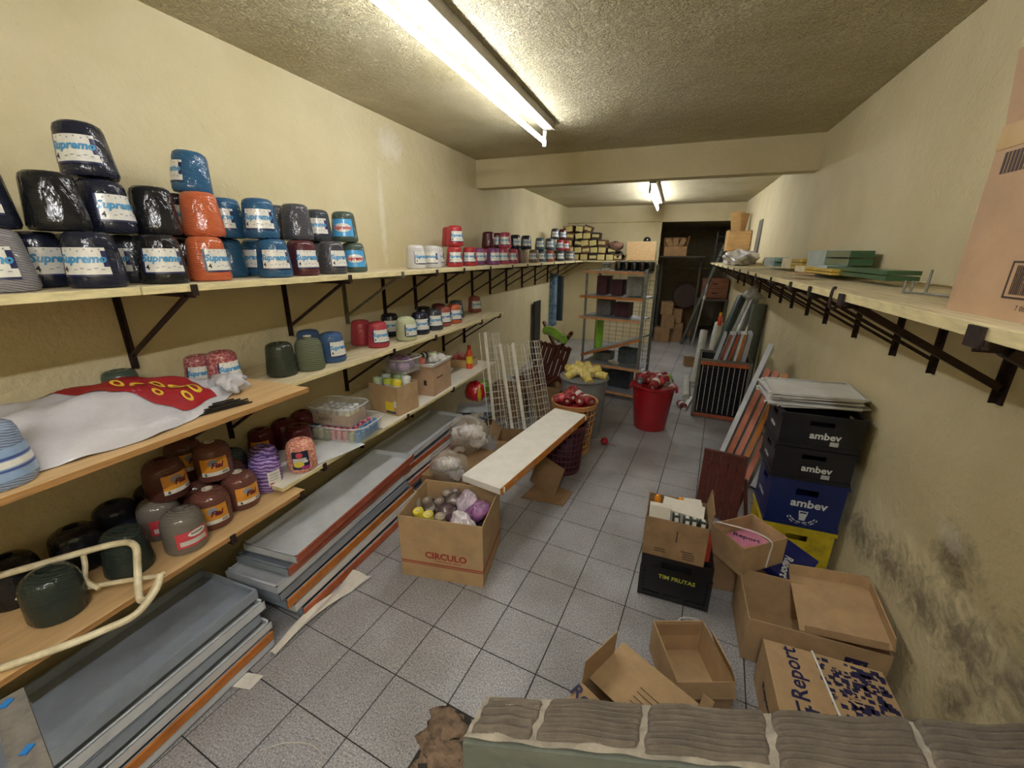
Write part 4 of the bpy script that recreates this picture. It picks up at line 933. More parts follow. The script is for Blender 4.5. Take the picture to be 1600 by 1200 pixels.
# things behind the racks
t = thing('folded_cushion', 'red green and yellow plastic bundle under the lower shelf', 'bundle', (-1.93, 3.92, .34)); mk('red_part', blob(MB(), (0, 0, .12), (.13, .12, .11), 31, .15), M('bundle_red', 'b01a22', .35, coat=.4), t, smooth='all'); mk('green_part', blob(MB(), (.09, .06, .15), (.07, .08, .10), 32, .15), M('bundle_green', '6a8a2a', .35, coat=.4), t, smooth='all'); mk('yellow_strip', blob(MB(), (.075, -.05, .11), (.022, .05, .09), 33, .1), M('bundle_yellow', 'c8b02a', .4), t, smooth='all')
for k in range(4): tag(mk('folded_sheet', MB().grid(lambda u, v: (-.19+.38*u, -.15+.3*v, .01*math.sin(3*u+k)+.012*math.sin(4*v+k*2)), 10, 8), M('sheet_grey%d' % (k % 2), ('7a828c', '9aa0a6')[k % 2], .6), None, (-1.92, 3.86, .20+.032*k), (0, 0, .15*k), smooth='all'), ['lowest', 'second', 'third', 'topmost'][k]+' grey folded sheet under the red bundle', 'folded sheet', 'grey sheets by the wall')
carton('closed low carton under the grey folded sheets', .42, .36, .18, (-1.94, 3.86, .002), .05, (), card_d, True)
carton('low dark carton behind the wire racks beside the grey bin', .24, .28, .36, (-1.25, 4.52, .002), -.1, (), card_d)
# white cloth strip, paper scrap, wire
cl = M('white_cloth', 'cfcac0', .8, var=.08, bump=.3, bs=40)
def strip(u, v):
    p = Vector((-1.665, 1.02, 0)).lerp(Vector((-1.585, 1.60, 0)), u); w = .04+.08*u
    return (p.x-.03*math.sin(u*3)+w*(v-.5)*.9, p.y+w*(v-.5)*.35, .008+.02*abs(math.sin(3.2*v+4*u))+.045*max(0, u-.82)/.18*(1-v))
tag(mk('cloth_strip', MB().grid(strip, 40, 12), cl, None, smooth='all'), 'crumpled white cloth strip on the floor before the trays', 'cloth')
tag(mk('paper_scrap', MB().grid(lambda u, v: (-1.70+.09*u, .84+.07*v+.02*u, .004+.006*math.sin(3*u)*math.sin(2*v)), 6, 5), M('scrap_white', 'd8d4cc', .8), None, smooth='all'), 'small white paper scrap on the floor by the near trays', 'paper')
tag(mk('thin_wire', MB().tube(smooth_path([(-1.35, .70, .004), (-1.27, .76, .006), (-1.17, .79, .006), (-1.10, .775, .005), (-1.075, .72, .004)]), .0022, 6), M('wire_pale', 'c0bdb4', .5)), 'thin pale wire curving on the floor tiles', 'wire')
# ------------------------------------------------------------------ green, brown wooden chair pieces and the steel rack
slat = M('brown_slat', '5a2a22', .5, var=.25, vs=12, stretch=(2, 2, 8), coat=.15)
t = thing('folding_chair', 'folded dark brown slatted wooden chair by the steel rack', 'folding chair', (-1.50, 5.50, .02), -.5); t.scale = (1.2, 1.2, 1.25)
for k in range(7): mk('slat', MB().box((-.26+.075*k, 0, .33), (.045, .02, .5), rot=(0, .35, 0)), slat, t)
for s in (-.2, .2): mk('crossbar', MB().box((-.02, .02, .33+s), (.55, .025, .04)), slat, t)
mk('leg', MB().bar((-.35, .05, 0), (.25, .05, .72), .035, .03), slat, t); mk('leg', MB().bar((.38, .07, 0), (-.22, .07, .78), .035, .03), slat, t)
t = thing('folding_chair', 'second brown slatted chair lying flat below the first', 'folding chair', (-1.56, 5.02, .36), -.35)
for k in range(7): mk('slat', MB().box((-.24+.08*k, 0, .0), (.05, .42, .02), rot=(0, 0, .25)), slat, t)
mk('crossbar', MB().box((0, -.16, -.02), (.56, .035, .025)), slat, t); mk('crossbar', MB().box((0, .16, -.02), (.56, .035, .025)), slat, t)
carton('closed carton under the lying brown chair', .40, .38, .32, (-1.56, 5.02, .002), -.3, (), card_d, True)
for k in range(8): tag(mk('wooden_batten', MB().box((0, 0, 0), (.05, .44, .018)), slat, None, (-1.20+.03*(k % 4)+.02*(k // 4), 5.16+.03*(k % 3), .34+.02*(k // 4)), (0, 0, -.9+.12*(k % 4))), 'loose dark brown batten lying before the steel rack', 'batten', 'loose slats by the rack')
carton('flat brown carton under the loose slats', .34, .40, .325, (-1.13, 5.18, .002), -.4, (), card_d, True)
grn = M('green_plastic', '7aa838', .35, coat=.4, var=.15)
t = thing('rolled_mat', 'green rolled plastic sheet on the brown chair', 'rolled sheet', (-1.42, 5.34, .86), -.6, None, (.35, -.2, -.8)); mk('roll', MB().tube(smooth_path([(-.2, 0, .1), (-.05, .02, .06), (.12, .0, -.02), (.26, -.03, -.04)]), [.06]*5+[.065]*6+[.05]*5, 12), grn, t, smooth=True); mk('loose_edge', MB().grid(lambda u, v: (-.15+.4*u, .05+.08*v, .08-.1*u-.05*v), 6, 4), grn, t, smooth='all')
R0, Ra = Vector((-1.11, 5.66, 0)), -.225
t = thing('steel_rack', 'slotted steel rack with orange railed shelves in the middle', 'shelving rack', R0, Ra)
RW, RD = .82, .46
post = MB(); 
def slot_post(x, y, h, sx, sy):
    p = MB(); w = .034
    p.box((x+sx*w/2, y, h/2), (w, .003, h)); 
    n = int(h/.05); side = MB()
    for k in range(n+1):                                                          # slotted web: rungs with open holes between two strips
        p.box((x, y+sy*w/2, k*h/n if n else 0), (.003, w, .022))
    p.box((x, y+sy*.003, h/2), (.003, .006, h)); p.box((x, y+sy*(w-.003), h/2), (.003, .006, h))
    return p
for x, y, sx, sy, h_ in [(0, 0, 1, 1, 1.75), (RW, 0, -1, 1, 1.75), (0, RD, 1, -1, 1.72), (RW, RD, -1, -1, 1.80)]: mk('post', slot_post(x, y, h_, sx, sy), galv, t)
rail_p0 = rail_p; rail_p = M('tan_rack_rail', 'c8966e', .4, var=.15, coat=.3); rail_o0 = rail_o; rail_o = M('orange_rack_rail', 'bc7a44', .4, var=.15, coat=.3)
def rshelf(z, dz=0, x0=0, x1=RW, m=galv, rl=rail_p):
    a = math.atan2(dz, x1-x0)
    o = mk('shelf', MB().box((0, RD/2, 0), (math.hypot(x1-x0, dz), RD, .004)).box((0, RD, -.014), (math.hypot(x1-x0, dz), .004, .03)), steel_blue, t, ((x0+x1)/2, 0, z+dz/2), (0, -a, 0))
    mk('price_rail', MB().box((0, -.012, -.012), (math.hypot(x1-x0, dz)+.02, .012, .034)), rl, o)
rshelf(1.715, 0, -.02, RW-.06, rl=rail_p); rshelf(1.39, 0, -.06, RW-.03, rl=rail_o); rshelf(1.11, 0, -.06, RW-.05, rl=rail_p); rshelf(.58, .30, 0, RW-.03, rl=rail_o); rshelf(.47, 0, 0, RW, rl=rail_p); rshelf(.11, 0, 0, RW, rl=rail_p)
rail_p = rail_p0; rail_o = rail_o0
g = MB()
for k in range(25): g.tube([(.0, RD+.01, .15+.06*k), (RW, RD+.01, .15+.06*k)], .003, 4)
for k in range(9): g.tube([(RW*k/8, RD+.012, .12), (RW*k/8, RD+.012, 1.7)], .0035, 4)
mk('back_mesh', g, galv, t)
def rk(x, y, z): 
    return Vector((R0.x+x*math.cos(Ra)-y*math.sin(Ra), R0.y+x*math.sin(Ra)+y*math.cos(Ra), z))
blk = M('black_film', '15171c', .2, coat=.8, coat_rough=.1, var=.3, bump=.5, bs=24); palem = M('pale_rim', 'b8b0a0', .6)
for k in range(5):
    t = thing('wrapped_roll', ['leftmost', 'second', 'middle', 'fourth', 'rightmost'][k]+' black film wrapped roll on top of the steel rack', 'wrapped roll', rk(.36+.105*k, .22, 1.72), 0, 'black rolls on the steel rack')
    mk('roll', MB().lathe([(.045, 0), (.052, .006), (.054, .05), (.052, .108), (.044, .115)], 18, wob=lambda th, z: 1+.03*math.sin(5*th+k)), blk, t, smooth=True); mk('top', MB().lathe([(.046, .113), (.046, .122), (.02, .123), (.02, .11)], 16), palem, t, smooth=True)
t = thing('white_pail', 'small white pail on top of the steel rack', 'pail', rk(.20, .2, 1.72)); mk('pail_body', MB().lathe([(.05, .0), (.055, .004), (.062, .11), (.058, .11), (.05, .008)], 18), M('pail_white', 'c8c8c0', .4), t, smooth=True); mk('print', MB().lathe([(.0585, .03), (.0625, .09)], 18), M('pail_print', '7a8078', .5, var=.4, vs=30), t, smooth=True)
for k, (x, z, w_, h_, c) in enumerate([(.15, 1.40, .14, .24, '4e2430'), (.36, 1.40, .16, .2, '46222c'), (.60, 1.40, .2, .24, '8a8a86'), (.2, 1.12, .2, .2, '6c6c70'), (.45, 1.12, .2, .18, '4a2430'), (.58, .48, .24, .2, '505a60'), (.24, .48, .2, .11, '7a7a70'), (.5, .12, .3, .24, '30343a'), (.2, .12, .22, .2, '4a4440')]):
    carton(['wine box on the second rack shelf, left', 'wine box on the second rack shelf, centre', 'grey box on the second rack shelf, right', 'grey box on the third rack shelf, left', 'wine box on the third rack shelf', 'slate box on the fifth rack shelf', 'taupe box on the fifth rack shelf', 'dark box on the bottom rack shelf', 'brown box on the bottom rack shelf'][k], w_, .2, h_, rk(x, .30, z+.002), Ra, (), M('box_'+c, c, .6, var=.2), True, group='boxes on the steel rack')
t = thing('green_roll', 'bright green rolled film standing in the rack', 'film roll', rk(.10, .36, .12)); mk('roll', MB().lathe([(.05, 0), (.055, .01), (.055, 1.35), (.05, 1.36)], 18), M('green_film', '8cc832', .25, coat=.6, var=.15), t, smooth=True); mk('core', MB().lathe([(.025, 1.34), (.025, 1.38), (.018, 1.38)], 12), M('core_card', 'cfc7ba', .7), t, smooth=True)
t = thing('garden_shears', 'pair of pale metal shears on the fifth rack shelf', 'shears', rk(.52, .05, .50), Ra)
mk('blade', MB().bar((0, 0, 0), (.24, .06, .012), .02, .006), galv, t); mk('blade', MB().bar((0, .05, 0), (.25, -.01, .01), .02, .006), galv, t); mk('handle', MB().tube(smooth_path([(0, 0, 0), (-.08, -.04, .02), (-.13, .0, .03), (-.06, .05, .02), (0, .05, 0)]), .008, 8), cream, t, smooth=True)
t = thing('hanging_jacket', 'blue patterned garment hanging by the left wall behind the rack', 'garment', (-2.30, 8.3, .50), .6); mk('cloth', MB().grid(lambda u, v: (-.13+.26*u, .05*math.sin(7*u), 1.05*v+.01*math.sin(9*u)), 14, 10), M('blue_pattern', '2a4866', .8, var=.5, vs=14, second='8aa0b0'), t, smooth='all'); mk('lining', MB().grid(lambda u, v: (.05+.18*u, -.03+.04*math.sin(6*u), .1+.9*v), 8, 8), M('dark_lining', '2c3436', .8), t, smooth='all'); mk('hanger_peg', MB().tube([(0, .02, 1.04), (-.05, .06, 1.06)], .012, 8), rust, t)
tag(mk('dark_board', MB().box((0, 0, .55), (.03, .35, 1.1)), M('dark_board', '1c1c1e', .6), None, (-2.30, 7.3, .002)), 'dark board standing against the left wall behind the rack', 'board')
t = thing('thread_ball', 'small red ball on the floor beside the grey bin', 'ball', (-.50, 4.06, .04)); mk('winding', MB().lathe([(.001, -.038), (.028, -.028), (.04, 0), (.028, .028), (.001, .038)], 16), M('red_yarn', 'a01828', .7, bump=.4), t, smooth=True); mk('tail', MB().tube(smooth_path([(.03, 0, -.03), (.07, .02, -.037), (.12, .0, -.037)]), .003, 5), M('red_yarn', 'a01828', .7), t)
# ------------------------------------------------------------------ right side: crates
def crate(label, w, d, h, loc, mat, rz=0, kind='beer', group='stacked beer crates'):
    t = thing('bottle_crate', label, 'crate', loc, rz, group); e = .012; b = MB()
    hz0, hz1, hw = h*.68, h*.82, w*.30
    for s in (-1, 1):                                                              # long faces with a hand hole
        y = s*(d/2-e/2)
        b.box((0, y, hz0/2), (w, e, hz0)); b.box((0, y, (hz1+h)/2), (w, e, h-hz1))
        for q in (-1, 1): b.box((q*(w/2+hw/2)/2, y, (hz0+hz1)/2), (w/2-hw/2, e, hz1-hz0))
        x = s*(w/2-e/2); hd = d*.3
        b.box((x, 0, hz0/2), (e, d-2*e, hz0)); b.box((x, 0, (hz1+h)/2), (e, d-2*e, h-hz1))
        for q in (-1, 1): b.box((x, q*(d/2-e+hd/2)/2, (hz0+hz1)/2), (e, d/2-e-hd/2, hz1-hz0))
    b.box((0, 0, .006), (w-2*e, d-2*e, .012))
    mk('crate_body', b, mat, t)
    rm = MB()
    for s in (-1, 1): rm.box((0, s*(d/2+.003), h-.012), (w+.018, .006, .024)); rm.box((s*(w/2+.003), 0, h-.012), (.006, d+.006, .024))
    mk('rim', rm, mat, t); rm = MB()
    for s in (-1, 1): rm.box((0, s*(d/2+.002), .012), (w+.01, .004, .024)); rm.box((s*(w/2+.002), 0, .012), (.004, d+.004, .024))
    mk('base_band', rm, mat, t)
    return t
cn = M('crate_navy', '14161f', .4, var=.15); cb = M('crate_blue', '16255c', .4, var=.15); cy_ = M('crate_yellow', 'c8b428', .45, var=.15, second='a08c20'); wht = M('print_white', 'd6d8d8', .5); prt = M('print_grey', 'b0b2b4', .5)
cxr = .895
t = crate('yellow beer crate at the bottom of the stack by the right wall', .385, .33, .312, (cxr, 2.83, .002), cy_)
t = crate('blue beer crate with white emblem above the yellow one', .385, .33, .316, (cxr, 2.83, .316), cb)
text('ambev', .072, wht, t, (.02, -.1685, .165), FR, bold=.002)
mk('emblem', MB().add([(-.022, -.1685, .115), (.028, -.1685, .115), (.018, -.1685, .05), (-.012, -.1685, .05)], [(3, 2, 1, 0)]).add([(-.015, -.1690, .108), (.021, -.1690, .108), (.020, -.1690, .098), (-.014, -.1690, .098)], [(3, 2, 1, 0)], 1), [wht, cb], t)
lw = MB()
for s in (-1, 1):
    for k in range(5):
        a = math.radians(200+28*k) if s < 0 else math.radians(340-28*k)
        cx, cz = .003+s*.0+.075*math.cos(a), .09+.062*math.sin(a)
        dx, dz = -math.sin(a)*s*-1, math.cos(a)*s*-1
        for q in (-1, 1):
            ox, oz = math.cos(a)*q*.007, math.sin(a)*q*.007
            lw.add([(cx+ox-.004*dx, -.1685, cz+oz-.004*dz), (cx+ox*1.8+.006*dx, -.1685, cz+oz*1.8+.006*dz), (cx+ox+.015*dx, -.1685, cz+oz+.015*dz), (cx+ox*.4+.004*dx, -.1685, cz+oz*.4+.004*dz)], [(0, 1, 2, 3)])
mk('laurel_emblem', lw, wht, t)
text('ambev', .05, wht, t, (-.194, .02, .12), LF, bold=.001)
for k, z in enumerate((.634, .846)):
    t = crate(['lower navy beer crate below the topmost one', 'topmost navy beer crate under the white trays'][k], .40, .34, .208, (cxr-.012, 2.83, z), cn, .01*(k-.5))
    text('ambev', .058, wht, t, (.025, -.1735, .085), FR, bold=.0016)
    mk('code_plate', MB().box((.075, -.1735, .045), (.042, .001, .026)), prt, t)
    text('ambev', .04, wht, t, (-.2015, .0, .08), LF, bold=.001)
Gw = 'white trays piled on the crates'
for k in range(7):
    tray(['lowest', 'second', 'third', 'fourth', 'fifth', 'sixth', 'topmost'][k]+' white tray of the pile on the navy crate', .36, .46, .011, steel_wh, None, (.86+.022*math.sin(k*2.1), 2.93+.03*math.cos(k*1.7), 1.057+.0135*k), (.006*(k % 3), -.03, .06+.11*math.sin(k*1.9)), group=Gw)
# trays leaning behind the crates
Gl = 'trays leaning on the right wall behind the crates'
dirv = Vector((.34, .405, 1.08)).normalized()
for k in range(7):
    L = 1.2 if k == 0 else (.98 if k < 4 else .93)
    bot = Vector((.60+.052*k, 3.98-.062*k, .02))
    Mx = frame(bot+dirv*L/2, Vector((-.25, -1.0, .38)), dirv)
    tray(['leftmost long pale tray leaning on the right wall', 'brown railed leaning tray beside the long one', 'pink railed leaning tray, third from left', 'amber railed leaning tray, fourth from left', 'pink railed leaning tray, fifth from left', 'pale leaning tray without rail, sixth', 'pink railed leaning tray, last beside the crates'][k], L, .30, .042, steel_lt, [None, rail_o, rail_p, rail_t, rail_p, None, rail_p][k], M4=Mx, group=Gl)
# brown slatted panel in front of them
t = thing('slatted_panel', 'dark red brown folded slatted wooden seat before the leaning trays', 'slatted panel', (.49, 3.06, .004), -.18, None, (-.10, 0, -.18))
for k in range(5): mk('slat', MB().box((-.116+.058*k, .003*(k % 2), .265+.006*(k*7 % 3)), (.0565, .018, .52)), slat, t, bevel=.003)
mk('crossbar', MB().box((0, .02, .42), (.27, .022, .04)), slat, t); mk('crossbar', MB().box((0, .02, .12), (.27, .022, .04)), slat, t)
mk('top_lip', MB().box((0, -.004, .528), (.29, .035, .02)), slat, t); mk('leg', MB().bar((.15, .03, .36), (.21, .05, .002), .025, .02), slat, t); mk('leg', MB().bar((.17, .06, .30), (.12, .08, .002), .025, .02), slat, t)
# evaporator cage with standing trays
t = thing('grille_cage', 'grey framed cage with black ribbed grille and brown rails', 'cage', (.665, 5.28, .004), -.07)
cw, ch, cdp = .54, .735, .55; b = MB()
for x in (-cw/2, cw/2): b.box((x, 0, ch/2), (.035, .04, ch)); b.box((x, cdp, ch/2), (.03, .03, ch))
for z in (.02, ch-.015):
    b.box((0, 0, z), (cw, .04, .03)); b.box((0, cdp, z), (cw, .03, .03))
    for x in (-cw/2, cw/2): b.box((x, cdp/2, z), (.03, cdp, .03))
fr_m = M('cage_frame', '6c6c62', .5, metal=.2, var=.15)
mk('frame', b, fr_m, t)
mk('side_panel', MB().box((cw/2, cdp/2, ch/2), (.006, cdp, ch)), M('black_panel', '17171a', .6), t); mk('side_panel', MB().box((-cw/2, cdp/2, ch/2), (.006, cdp, ch)), fr_m, t); mk('back_panel', MB().box((0, cdp, ch/2), (cw, .006, ch)), M('black_panel', '17171a', .6), t)
mk('rail', MB().box((0, -.022, ch-.045), (cw*.94, .012, .045)), rail_o, t); mk('rail', MB().box((0, -.022, .035), (cw*.94, .012, .045)), rail_r, t)
mk('backing', MB().box((0, .03, ch/2), (cw*.9, .004, ch*.82)), M('grille_black', '0e0e10', .7), t)
for k in range(9): mk('grille_bar', MB().box((-cw*.42+cw*.84*k/8, -.004, ch/2-.005), (.007, .012, ch*.80)), M('bar_grey', 'b8b8b2', .4, metal=.1), t)
for k in range(8):
    f = MB(); x0 = -cw*.42+cw*.84*k/8; 
    for j in range(22): f.box((x0+cw*.0525, .006, .085+j*.0262), (cw*.10, .016, .006), rot=(.5, 0, 0))
    fo = mk('fin_column', f, M('fin_black', '26262a', .5), t); fo['kind'] = 'stuff'
Gs = 'trays standing in the grille cage'
for k, (x, y, lx, m, r) in enumerate([(.46, 5.45, .20, steel_lt, None), (.51, 5.50, .22, steel_lt, rail_r), (.56, 5.50, .20, steel_lt, None), (.63, 5.52, .18, steel_blue, rail_o), (.72, 5.46, .12, steel_wh, None), (.77, 5.46, .10, steel_wh, rail_t), (.82, 5.50, .10, steel_lt, None), (.86, 5.52, .08, steel_lt, None)]):
    d_ = Vector((lx, .05, .95)).normalized(); L = 1.0
    tray(['first pale tray from the left standing in the grille cage', 'red railed tray standing second in the grille cage', 'third pale tray in the grille cage', 'orange railed tray fourth in the grille cage', 'white tray in the middle of the grille cage', 'amber railed white tray in the grille cage', 'seventh pale tray in the grille cage', 'last pale tray at the right of the grille cage'][k], L, .26, .03, m, r, M4=frame(Vector((x, y+.02, .05))+d_*L/2, Vector((-.1, -1, 0)), d_), group=Gs)
# rolls of sheet leaning in the corner
def rollt(label, a, b_, r, m, film=False, cat='sheet roll'):
    a, b_ = Vector(a), Vector(b_); t = thing('sheet_roll', label, cat, a, 0, 'rolls leaning behind the grille cage')
    mk('sheet', MB().tube([Vector((0, 0, 0)), (b_-a)*.5, b_-a], r, 16), m, t, smooth=True)
    mk('core', MB().tube([(b_-a)*1.0-(b_-a).normalized()*.01, (b_-a)+(b_-a).normalized()*.004], r*.55, 12), M('core_dark', '3a3632', .8), t)
    if film: mk('film_tuft', blob(MB(), b_-a+Vector((-.02, 0, .05)), (.09, .09, .09), 61, .35, 20, 12), film_s, t, smooth='all')
film_s = glassy('silver_film', 'c4c4bc', .7, .2, .8, 22); silv = M('silver_wrap', '9a9c98', .3, metal=.35, var=.2, coat=.4, bump=.4, bs=18); dgr = M('dark_green_vinyl', '2c3a36', .4, coat=.3); olv = M('olive_grey_vinyl', '5c6054', .5, var=.15); wrl = M('white_roll', 'b4b4ac', .45, coat=.3, bump=.3, bs=16)
rollt('dark green vinyl roll leaning toward the right wall', (.52, 6.15, .06), (.93, 6.75, 1.36), .065, dgr)
rollt('silver film wrapped roll leaning beside the green one', (.62, 6.05, .06), (1.00, 6.30, 1.37), .075, silv, True)
rollt('olive grey upright roll against the right wall', (1.02, 6.05, .04), (1.05, 6.08, 1.33), .085, olv)
rollt('short white roll standing left of the green one', (.46, 6.6, .06), (.52, 7.0, .80), .055, wrl)
rollt('white wrapped roll behind the short one', (.60, 6.75, .06), (.72, 7.1, .92), .06, wrl)
rollt('long thin white roll lying toward the aisle', (.33, 5.85, .05), (.36, 6.9, .06), .045, wrl)
t = thing('spray_can', 'small orange bottle standing among the rolls', 'bottle', (.72, 7.0, .90)); mk('bottle_body', MB().lathe([(.03, 0), (.032, .01), (.032, .12), (.018, .15)], 14), M('orange_plastic', 'd84a20', .35, coat=.3), t, smooth=True); mk('cap', MB().lathe([(.019, .15), (.018, .19), (.001, .192)], 12), M('cap_yellow', 'd8a020', .4), t, smooth=True)
spool('dark red spool fallen on the floor before the cage', (.24, 5.62, .042), (.35, -.7, 0), '7a1a28', .04, .15)
tag(mk('white_strip', MB().bar((.30, 5.45, .012), (.40, 5.95, .03), .05, .02), steel_wh), 'white metal strip on the floor beside the cage', 'strip')
# ------------------------------------------------------------------ fruit crate with carton
blkp = M('black_plastic', '141416', .4, var=.2)
t = thing('fruit_crate', 'black plastic fruit crate with yellow lettering on the floor', 'crate', (.195, 2.30, .002), -.01)
w_, d_, h_ = .36, .40, .29; b = MB()
for s in (-1, 1):
    for k in range(7): b.box((0, s*(d_/2), .03+k*.026), (w_, .01, .016)); b.box((s*w_/2, 0, .03+k*.026), (.01, d_, .016))
    for x in (-w_/2, -w_/6, w_/6, w_/2): b.box((x, s*d_/2, .11), (.022, .014, .2))
    for y in (-d_/2, -d_/6, d_/6, d_/2): b.box((s*w_/2, y, .11), (.014, .022, .2))
    b.box((0, s*d_/2, .215), (w_, .014, .02))
    for q in (-1, 1): b.box((q*w_*.36, s*d_/2, .25), (w_*.28, .014, .06))
    b.box((0, s*d_/2, .28), (w_, .02, .022)); b.box((s*w_/2, 0, .25), (.016, d_, .08))
b.box((0, 0, .008), (w_, d_, .012)); b.box((0, -d_/2-.004, .135), (w_*.9, .004, .155))
mk('crate_body', b, blkp, t); text('TIM FRUTAS', .036, M('print_yellow', 'b8bc48', .5), t, (.01, -d_/2-.0075, .165), FR, bold=.0008)
for k in range(2): text(['0000 0000', 'FRUTAS'][k] if 0 else '.........', .03, M('print_dim', '3a3a34', .6), t, (.0, -d_/2-.0075, .115-.035*k), FR)
t = carton('brown carton of white boxes standing in the black fruit crate', .325, .26, .25, (.165, 2.23, .285), -.02, [('r', 8, .10)], M('cardboard_worn', '8f7454', .85, var=.15))
pbrown = M('ink_brown', '3e2c26', .6)
for z, x, s in ((.06, -.07, .018), (.045, -.07, .014), (.075, .07, .016), (.06, .08, .014), (.045, .08, .014), (.03, .08, .014)): mk('print_block', MB().box((x, -.1305, z), (.06, .001, .005)), pbrown, t)
mk('print_block', MB().box((.01, -.1305, .16), (.006, .001, .07)), pbrown, t)
whb = M('white_card', 'd8d4c8', .6, var=.05)
Gb = 'white boxes in the brown carton'
def sbox(label, dims, loc, rot, m=whb, name='small_box', grp=Gb, band=None):
    t = thing(name, label, 'box', loc, 0, grp, rot); mk('carton_body', MB().box((0, 0, dims[2]/2), dims), m, t, bevel=.002)
    if band: mk('printed_panel', MB().box((0, -dims[1]/2-.0008, dims[2]*.55), (dims[0]*.55, .001, dims[2]*.7)), band, t); mk('printed_panel', MB().box((0, 0, dims[2]+.0008), (dims[0]*.5, dims[1]*.7, .001)), band, t)
    return t
sbox('plain white box at the left of the brown carton', (.11, .05, .17), (.07, 2.135, .42), (-.15, 0, 0)); sbox('long white box lying across the brown carton', (.22, .10, .09), (.19, 2.24, .475), (.2, .05, -.1)); sbox('small white lid at the back of the brown carton', (.12, .07, .05), (.235, 2.32, .50), (.1, 0, .1))
gb = M('grey_green_box', '3c4440', .5); 
for k, (x, y) in enumerate([(.165, 2.14), (.215, 2.13), (.245, 2.135), (.285, 2.13)]): sbox(['first', 'second', 'third', 'fourth'][k]+' dark thread box with white panel from the left in the brown carton', (.036, .05, .12), (x, y, .43), (-.2, .05*(k-1), .05), gb, band=whb)
for k, (x, y) in enumerate([(.055, 2.31), (.185, 2.33)]): 
    t = thing('tape_dispenser', ['left orange knob behind the white boxes', 'right orange knob behind the white boxes'][k], 'knob', (x, y, .49), 0, 'orange knobs in the brown carton'); mk('knob', MB().lathe([(.016, 0), (.02, .02), (.02, .05), (.012, .065), (.001, .068)], 12), M('orange_knob', 'e08a1a', .4), t, smooth=True); mk('stem', MB().lathe([(.008, -.06), (.008, 0)], 8), gb, t)
mk('packing_filler', MB().box((0, 0, .07), (.30, .24, .13)), M('filler_dark', '2c2622', .9), [o for o in bpy.data.objects if o.get('label', '').startswith('brown carton of white')][0])
sbox('red box wedged in the fruit crate beside the carton', (.03, .12, .13), (.352, 2.28, .24), (0, 0, 0), M('red_box', 'a83a28', .5), grp=None)
# ------------------------------------------------------------------ paper cartons by the right wall
t = carton('small open carton holding a pink paper ream beside the crates', .31, .235, .175, (.565, 2.365, .235), .68, (), card)
pinkm = M('pink_wrap', 'd68aa8', .4, coat=.3); navyp = M('ream_navy', '1a1f5c', .4, coat=.3); ink_nv = M('ink_navy', '20204a', .55)
r = thing('paper_ream', 'pink wrapped paper ream inside the small carton', 'paper ream', (.565, 2.365, .243), .68); mk('wrapper', MB().box((0, 0, .045), (.25, .20, .085)), pinkm, r, bevel=.003); text('Report', .05, ink_nv, r, (.03, .03, .0885), (0, 0, -.9), bold=.001); mk('orange_print', MB().box((-.05, -.06, .0885), (.11, .05, .001)), M('orange_print', 'd88a3a', .5), r)
mk('white_strap', MB().tube(smooth_path([(-.12, .119, .178), (-.03, .02, .182), (.02, -.05, .182), (.035, -.119, .174), (.035, -.121, .10), (.03, -.121, .01)]), .004, 5), M('strap_white', 'e2e0da', .5), t)
carton('low dark carton under the small open carton', .26, .22, .225, (.50, 2.42, .004), .12, (), card_d, True)
r = thing('paper_ream', 'blue wrapped paper ream with white lettering below the yellow crate', 'paper ream', (.80, 2.42, .19), -.45, None, (.12, .3, -.5)); mk('wrapper', MB().box((0, 0, .025), (.21, .297, .05)), navyp, r, bevel=.003); text('Report', .06, wht, r, (.0, -.06, .051), (0, 0, -PI/2+.2), bold=.002)
carton('low carton supporting the blue ream by the crates', .30, .22, .17, (.80, 2.46, .003), .0, (), card_d, True)
t = carton('large open paper carton against the right wall', .56, .36, .25, (.80, 2.04, .003), .0, [('l', 178, .10, (.05, .95))], card)
text('Report', .07, ink_nv, t, (.02, -.1815, .13), FR, bold=.001); mk('print_plate', MB().box((.16, -.1812, .13), (.085, .001, .11)), ink_nv, t); text('A4', .055, M('print_tan', 'a88a5c', .6), t, (.16, -.1825, .145), FR, bold=.001)
t = thing('carton_lid', 'open carton lid tray lying on the large carton', 'carton lid', (.925, 2.07, .262), 0, None, (0, -.16, -.10))
b = MB().box((0, 0, .0025), (.34, .40, .005)); b.box((0, .2, .035), (.34, .005, .07)); b.box((.17, 0, .035), (.005, .40, .07)); b.box((0, -.2, .02), (.30, .005, .04)); mk('lid_body', b, card, t)
mk('corner_fold', MB().box((.155, .185, .035), (.04, .005, .07), rot=(0, 0, -.78)), card, t)
t = carton('closed paper carton with large lettering and navy print, nearest the wall', .44, .33, .245, (.785, 1.60, .003), .0, (), card, True)
text('Report', .088, ink_nv, t, (-.125, .03, .2465), (0, 0, PI/2), bold=.0016); mk('logo', MB().box((-.125, -.145, .2462), (.05, .010, .001)).box((-.148, -.125, .2462), (.010, .045, .001)).box((-.105, -.125, .2462), (.010, .035, .001)), ink_nv, t)
text('Report', .05, ink_nv, t, (-.2212, -.03, .12), LF, bold=.001)
nv = MB(); rnd = random.Random(4)
for k in range(260):
    x = rnd.uniform(-.02, .215); y = rnd.uniform(-.16, .15); s = rnd.uniform(.010, .030)
    if rnd.random() < .25+.6*min(1, (x+.06)/.2) and y < .11+.2*rnd.random(): nv.box((min(x, .205), max(-.15, min(.15, y)), .2456), (s, s*.8, .0008+.0002*(k % 3)))
mk('navy_print', nv, ink_nv, t)['kind'] = 'stuff'
